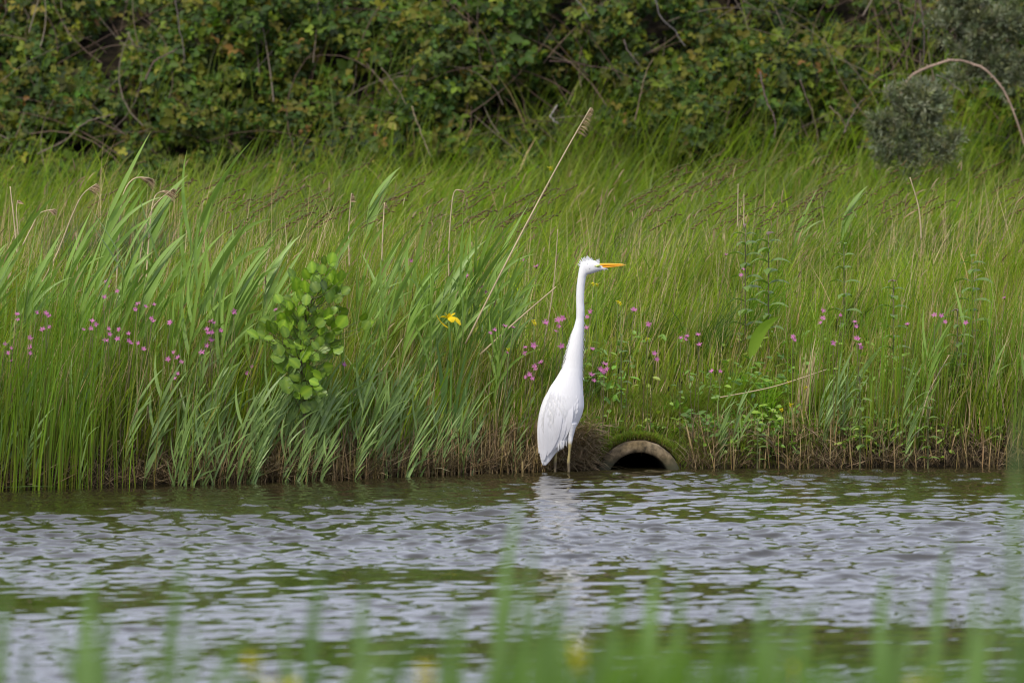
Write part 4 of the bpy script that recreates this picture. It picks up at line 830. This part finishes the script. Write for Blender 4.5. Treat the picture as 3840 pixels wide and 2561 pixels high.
RZ = [(0, 330, 'pink ragged robin in the grass at the far left', 'ragged robins at the far left'), (330, 620, 'pink ragged robin among the reeds under the dry plumes', 'ragged robins under the dry plumes'), (620, 960, 'pink ragged robin in the cluster just left of the alder sapling', 'ragged robins left of the sapling'),
      (960, 1500, 'pink ragged robin half hidden behind the alder sapling', 'ragged robins behind the sapling'), (1500, 2040, 'pink ragged robin between the yellow iris and the bird', 'ragged robins between iris and bird'), (2040, 2190, 'pink ragged robin close behind the bird neck', 'ragged robins behind the bird'),
      (2190, 2330, 'pink ragged robin beside the bird breast above the drain pipe', 'ragged robins beside the bird breast'), (2330, 2760, 'pink ragged robin in the grass up the bank from the drain pipe', 'ragged robins above the pipe'), (2760, 3280, 'pink ragged robin around the dock leaf and straw tuft', 'ragged robins around the straw tuft'), (3280, 3900, 'pink ragged robin among the leafy herbs on the right bank', 'ragged robins on the right bank')]
for i, (px, py) in enumerate(ROB):
    if px > 2400 and i % 4 == 1: continue
    y, p = depth_for(px, py, .68 if px < 1560 else (.60 if px < 2450 else .56)); zb = float(gz(p[0], y)); h = p[2] - zb; lean = U(-.03, .08)
    z_ = next(z for z in RZ if z[0] <= px < z[1])
    t = thing('ragged_robin', (p[0] - lean, y, zb), z_[2], 'flower', z_[3]); link('stem', stem_to(h, lean), M_STEM, t)
    o = link('flower', RF[i % 5], M_PETAL, t); o.location = (lean, 0, h); o.rotation_euler = (U(.3, 1.4), U(-.5, .5), U(-.6, .6)); o.scale = (U(.62, 1.0) * (1.0 if 2000 < px < 2400 else .85),) * 3
    q = link('calyx', CALYX, M_STEM, o)
    if i % 3 == 0:
        o2 = link('flower', RF[(i + 2) % 5], M_PETAL, t); o2.location = (lean + U(-.02, .02), -.01, h - U(.012, .03)); o2.rotation_euler = (U(.3, 1.4), U(-.5, .5), U(-.6, .6)); o2.scale = (.65,) * 3
YF = [((1480, 325), 5), ((980, 710), 5), ((1135, 560), 5), ((1800, 650), 5), ((760, 385), 5), ((680, 410), 5), ((1625, 430), 5), ((860, 415), 5), ((1500, 330), 5), ((745, 395), 5), ((625, 903), 6), ((725, 935), 6), ((640, 1035), 6), ((580, 1065), 6), ((230, 335), 4), ((1545, 365), 4), ((1270, 440), 4), ((1640, 440), 5), ((1130, 545), 5)]
ym = MB(); s = np.linspace(0, 1, 4)
for k in range(9):
    a = U(0, 6.28); e = np.array([0, 0, -U(0, .022)]); d = np.array([math.cos(a), math.sin(a), .5]); ym.ribbon(e + s[:, None] * d * .012, (-math.sin(a), math.cos(a), 0), np.array([.004, .008, .007, .001]), (.62, .53, .012), .2)
YM = ym.mesh('flower'); YO = {4: (0, 850), 5: (1280, 850), 6: (2560, 850)}
ylab = {4: ('small yellow flower among the reeds left of the bird', 'small yellow flowers among the reeds'), 5: ('small yellow flower in the grass around the bird', 'small yellow flowers around the bird'), 6: ('small yellow flower low on the right bank near the straw tuft', 'small yellow flowers on the right bank')}
def yflower(px, py, hmax, lab, grp=None, sc=1.0, ymax=4.5):
    y, p = depth_for(px, py, hmax, .06, ymax); zb = float(gz(p[0], y)); t = thing('yellow_rattle', (p[0], y, zb), lab, 'flower', grp); link('stem', stem_to(p[2] - zb, 0, (.10, .15, .03)), M_STEM, t)
    o = link('flower', YM, M_PETAL, t); o.location = (0, 0, p[2] - zb); o.scale = (sc,) * 3; o.rotation_euler = (0, 0, U(0, 6))
for (xy, c) in YF: yflower(YO[c][0] + xy[0] / 1.568, YO[c][1] + xy[1] / 1.568, .5 if c != 6 else .22, *ylab[c], .95)
yflower(2062, 622, .62, 'yellow flower spike in the meadow beside the long dry reed', None, 1.5, 8); yflower(1410, 730, .55, 'yellow flower in the meadow grass above the sapling', None, 1.3, 6)

# ------------------------------------------------------------------ tall leafy herbs, dock leaf, sedge heads
def herb(px, py, y, label, pairs, purple, ll=.075):
    pairs += 4; ll *= 1.15
    p = P(px, py, y); zb = float(gz(p[0], y)); h = p[2] - zb; t = thing('leafy_herb', (p[0], y, zb), label, 'herb'); st = (.12, .10, .05) if purple else (.10, .11, .035)
    link('stem', stem_to(h, .0, st, .004), M_STEM, t)
    for k in range(pairs):
        f = 1 - .72 * (k / pairs) ** 1.1
        for sg in (-1, 1):
            a = U(-.6, .6) + (0 if k % 2 else 1.2); d = np.array([math.cos(a) * sg, math.sin(a) * sg, .0]); L = ll * U(.8, 1.15) * (.55 + .5 * min(1, k / 2.5)); u = np.linspace(0, 1, 6)
            pts = np.array([0, 0, h * f - .02]) + d * L * u[:, None] + np.array([0, 0, 1]) * (L * (.7 * u - .75 * u ** 2))[:, None]
            m = MB(); c = np.array([.125, .200, .035]) if not (purple and k < 1) else np.array([.16, .10, .09]); m.ribbon(pts, (-d[1], d[0], .25), L * .36 * np.array([.15, .7, 1, .9, .6, .05]), c * U(.85, 1.25), .12); link('leaf', m.mesh('leaf'), M_LEAF, t)
herb(2795, 832, 1.6, 'leafy herb with purple tinged tip beside two straight pale stalks', 6, True, .085)
herb(2882, 862, 1.5, 'leafy herb with drooping pointed leaves right of the purple tipped one', 6, True, .09)
herb(3350, 1040, .9, 'leafy herb with withered brown top on the right bank', 6, True, .07)
herb(3645, 945, 1.1, 'tallest leafy herb with open paired leaves near the right edge', 7, False, .08)
herb(3165, 900, 1.6, 'small leafy herb in the grass between the larger herbs', 3, False, .07)
herb(3590, 1150, .7, 'leafy herb with red stem below the tallest herb', 5, True, .07)
herb(2330, 1240, .6, 'small bright leafy herb beside the bird neck', 3, False, .045)
herb(3225, 1395, .3, 'upright leafy herb among rushes on the right bank', 5, False, .06)
herb(3480, 1455, .25, 'yellowish leafy herb low in the right rushes', 4, False, .05)
herb(2840, 1560, .30, 'dark leafy herb just above the mud right of the pipe', 4, False, .05)
db = P(2815, 1345, 1.0); dock = thing('dock_plant', db, 'single broad pale green dock leaf slanting up on the right bank', 'plant')
u = np.linspace(0, 1, 9); tipd = P(2925, 1188, .92) - db; m = MB(); m.ribbon(tipd * u[:, None] + np.array([-.02, 0, .03]) * np.sin(u * 3.1)[:, None], (.82, .35, -.57), 0.058 * np.array([.25, .7, .95, 1, .95, .85, .65, .38, .02]), np.array([.21, .32, .04]), .10); link('leaf', m.mesh('leaf'), M_LEAF, dock)
m = MB(); m.tube([[-.02, 0, float(gz(db[0], 1.0)) - db[2] - .02], [-.01, 0, -.03], tipd * .08], [.004, .004, .003], (.13, .18, .04), 5); link('stem', m.mesh('stem'), M_STEM, dock)
# dark sedge spikes blown flat over the meadow
def sedge_proto(seed):
    r = np.random.default_rng(seed); t = thing('sedge', (0, 0, 0), 'x', 'sedge'); s = np.linspace(0, 1, 10); ang = .15 + 1.15 * s ** 2; st = np.stack([np.sin(ang), 0 * ang, np.cos(ang)], -1) / 9; p = np.cumsum(st, 0)
    m = MB(); m.tube(p, np.linspace(.003, .0018, 10), (.12, .14, .04), 4); link('stem', m.mesh('stem'), M_STEM, t)
    f = MB(); 
    for k in range(9):
        e = p[-1] - (p[-1] - p[-4]) * (k / 8.0) * .75; d = np.array([r.uniform(.2, 1), r.uniform(-.7, .7), r.uniform(-.3, .8)]); d /= np.linalg.norm(d); f.tube([e, e + d * .018, e + d * .034], [.003, .0062, .001], np.array([.115, .075, .03]) * r.uniform(.7, 1.4), 5, False)
    link('spike', f.mesh('spike'), M_STRAW, t); return t
SP = [sedge_proto(i) for i in range(5)]; k_ = 0
SZ = [(22, 2350, 2720, 600, 850, 'brown sedge spike bent over in the meadow behind the bird beak', 'sedges right of the bird'), (18, 2720, 3050, 600, 850, 'brown sedge spike bent over behind the two straight pale stalks', 'sedges behind the pale stalks'), (22, 3050, 3840, 640, 830, 'brown sedge spike bent over in the right meadow below the silvery shrubs', 'sedges in the right meadow'),
      (28, 1450, 2150, 690, 850, 'brown sedge spike bent over in the meadow around the long dry reed', 'sedges around the long dry reed'), (28, 700, 1450, 640, 860, 'brown sedge spike bent over in the meadow above the alder sapling', 'sedges above the sapling'), (10, 330, 700, 640, 800, 'brown sedge spike bent over by the grey green tussock', 'sedges by the tussock')]
for (n_, a, b_, c, d, lab, grp) in SZ:
    for _ in range(n_):
        px, py = U(a, b_), U(c, d); y, p = depth_for(px, py, .55, 2.0, 8.5); x = p[0] - .25; zb = float(gz(x, y)); h = max(p[2] - zb, .3)
        o = SP[k_ % 5] if k_ < 5 else copy_tree(SP[k_ % 5]); k_ += 1; o.location = (x, y, zb); o.scale = (h * 1.25,) * 3; o.rotation_euler = (0, 0, RNG.normal(0, .4)); tag(o, lab, 'sedge', grp)
# pale grass blade floating by the left bank
fb = P(10, 1846, -1.3); fb[2] = .012; fl = MB(); u = np.linspace(0, 1, 7); fl.ribbon(np.stack([.22 * u, .06 * u, .004 * np.sin(u * 3)], -1), (0, 1, 0), .03 * np.array([.3, .8, 1, 1, .8, .5, .05]), (.10, .17, .04), .06)
o = link('floating_leaf', fl.mesh('floating_leaf'), M_REED); o.location = fb; tag(o, 'green leaf blade floating on the water by the rushes', 'leaf')

# ------------------------------------------------------------------ near bank, out of focus
def fore_reed(px_tip, py_tip, px_base, d, wd, label, group=None, bend=.25, col=(.125, .205, .065)):
    d = 9.3 + (d - 6.5) * .6; wd *= 1.85; y = d - CAM_D; tip = P(px_tip, py_tip, y); xb = P(px_base, 2561, y)[0]; zb = float(gz(xb, y)); h = tip[2] - zb; dx = tip[0] - xb
    t = thing('reed_shoot', (xb, y, zb), label, 'reed', group); m = MB(); s = np.linspace(0, 1, 6)
    m.tube(np.stack([dx * .5 * s ** 1.4, 0 * s, h * .62 * s], -1), np.linspace(.0035, .0022, 6), np.array(col) * [1.1, 1, .9], 6); link('stem', m.mesh('stem'), M_REED, t)
    for k in range(3):
        f0 = (.25, .42, .6)[k]; e = np.array([dx * .5 * (f0 / .62) ** 1.4, 0, h * f0]); end = np.array([dx, 0, h]) if k == 2 else np.array([dx * .5 + (U(-.12, .16)), U(-.06, .06), h * U(.72, .9)]); u = np.linspace(0, 1, 7)[:, None]
        mid = (e + end) / 2 + np.array([-.02, 0, .04 * bend]); pts = (1 - u) ** 2 * e + 2 * u * (1 - u) * mid + u ** 2 * end
        l_ = MB(); l_.ribbon(pts, (1, U(-.6, .6), -.3), wd * U(.8, 1.1) * np.array([.5, .95, 1, .9, .7, .4, .04]), np.array(col) * U(.85, 1.15), .08); link('leaf', l_.mesh('leaf'), M_REED, t)
FR = [(350, 2150, 330, 9.0, .017, 'blurred reed shoot standing alone at the near left, thickest of the near shoots'), (400, 2230, 420, 8.6, .014, 'blurred reed shoot close right of the thickest near shoot'), (705, 2050, 560, 9.4, .013, 'blurred long reed shoot leaning right in the near left water view'),
      (1215, 2110, 1120, 9.6, .013, 'blurred slim reed shoot with only its tip showing left of the middle'), (1375, 2180, 1350, 9.2, .014, 'blurred straight reed shoot right of the slim tip'), (1960, 1850, 1780, 9.8, .015, 'tallest blurred reed shoot rising toward the feet of the bird'),
      (2025, 1990, 1880, 9.0, .011, 'blurred reed shoot right behind the tallest one'), (2130, 2130, 2010, 8.4, .012, 'blurred reed shoot leaning right of the two tallest shoots'), (2480, 2060, 2400, 9.2, .016, 'blurred broad reed shoot at the centre of the near clump'),
      (2330, 2130, 2290, 8.8, .014, 'blurred reed shoot at the left side of the near clump'), (2570, 2090, 2560, 9.5, .011, 'blurred reed shoot at the right side of the near clump'), (2880, 2150, 2850, 8.8, .012, 'blurred reed shoot right of the near clump'), (3330, 2130, 3300, 9.0, .013, 'blurred reed shoot in the near right grass'),
      (3570, 1990, 3450, 9.4, .013, 'blurred leaning reed shoot in the near right corner'), (3835, 1450, 3810, 7.5, .007, 'very tall faint reed shoot crossing the right end of the bank'), (60, 2080, -60, 8.5, .011, 'blurred reed shoot leaning in at the near left edge'), (110, 2380, 130, 8.2, .012, 'short blurred reed shoot low at the near left edge'),
      (740, 2300, 700, 7.6, .011, 'short blurred reed shoot under the long leaning one'), (3680, 2150, 3640, 8.5, .011, 'blurred reed shoot just right of the leaning one in the corner'), (1690, 2240, 1660, 9.4, .011, 'blurred thin reed shoot left of the near grass clump')]
for a in FR: fore_reed(*a)
for _ in range(34):
    _b = U(1650, 3750)
    fore_reed(_b + U(20, 420), U(2150, 2440), _b, U(6.5, 9.6), U(.010, .016), 'blurred low reed shoot in the near grass, ' + ('below the bird' if _b < 2400 else 'toward the near right corner' if _b > 3100 else 'right of the near clump'), 'near reed shoots ' + ('below the bird' if _b < 2400 else 'toward the corner' if _b > 3100 else 'right of the clump'), .25, (.115, .195, .05))
for _ in range(12):
    fore_reed(U(60, 1650), U(2250, 2500), U(0, 1550), U(6.5, 9.6), U(.008, .012), 'blurred low reed shoot on the near left bank', 'near left reed shoots', .25, (.12, .2, .055))
YFN = [(940, 2440, 9.2, 'blurred yellow flower head standing alone near the left'), (1595, 2470, 8.6, 'blurred yellow flower head at the left end of the near clump'), (1010, 2540, 8.2, 'low blurred yellow flower beside the lone yellow head'), (2170, 2400, 8.4, 'pale blurred yellow flower in the middle of the near clump'), (2995, 2480, 8.8, 'bright blurred yellow flower right of the near clump'), (3470, 2510, 8.0, 'blurred yellow flower at the near right'), (3430, 2540, 7.6, 'lower blurred yellow flower at the near right'), (1085, 2545, 7.8, 'second low blurred yellow flower beside the lone yellow head')]
for (px, py, d, lab) in YFN:
    d = 9.3 + (d - 6.5) * .6; y = d - CAM_D; p = P(px, py, y); zb = float(gz(p[0], y)); t = thing('yellow_rattle', (p[0], y, zb), lab, 'flower'); link('stem', stem_to(p[2] - zb, 0, (.10, .16, .03), .003), M_STEM, t)
    for k in range(2):
        o = link('flower', YM, M_PETAL, t); o.location = (0, 0, p[2] - zb - .016 * k); o.scale = (1.35, 1.35, 1.9); o.rotation_euler = (0, 0, U(0, 6))
n_ = 6800; x = RNG.normal(.3, .45, n_); y = U(-20.8, -18.5, n_); kk = (np.abs(x) < 2.2) & (RNG.random(n_) < np.interp(P(1920, 0)[0] + x / (1 + y / 30) * 850 + 1920, [0, 1500, 1850, 2300, 3000, 3840], [.06, .12, 1, .95, .55, .5])); x, y = x[kk], y[kk]; n_ = len(x)
pxx = 1920 + x / (1 + y / 30) * 850; top_py = np.interp(pxx, [0, 1600, 1950, 2300, 2600, 3000, 3840], [2560, 2545, 2430, 2390, 2420, 2460, 2440]); z = gz(x, y); Ht = CAM_Z - (top_py - HOR) / PPM * (1 + y / 30) - z
V = blades(np.stack([x, y, z - .02], -1), np.maximum(Ht, .2) * U(.55, 1.10, n_), U(.006, .011, n_), RNG.normal(0, .8, n_), np.abs(RNG.normal(.05, .06, n_)), np.abs(RNG.normal(.35, .2, n_)), U(-.8, .8, n_), pick([(.05, .09, .02)], n_), pick([(.11, .22, .02), (.14, .24, .03), (.08, .16, .02)], n_), 4, .4)
n2 = 6000; x = U(-6, 6, n2); y = U(-30, -19, n2); kk = (np.abs(x) > 1.0 + (30 + y) * .06) | (y < -25.5); kk &= ~((np.abs(x) < .6) & (y < -25.5)); x, y = x[kk], y[kk]; n2 = len(x)
V2 = blades(np.stack([x, y, gz(x, y) - .02], -1), U(.2, .5, n2), U(.004, .008, n2), RNG.normal(0, .8, n2), np.abs(RNG.normal(.05, .06, n2)), np.abs(RNG.normal(.35, .2, n2)), U(-.8, .8, n2), pick([(.05, .09, .02)], n2), pick([(.07, .15, .02), (.09, .17, .03)], n2), 3, .4)
tag(link('near_bank_grass', mesh_np('near_bank_grass', *join([V, V2])), M_GRASS), 'blurred green grass on the near bank', 'grass', kind='stuff')
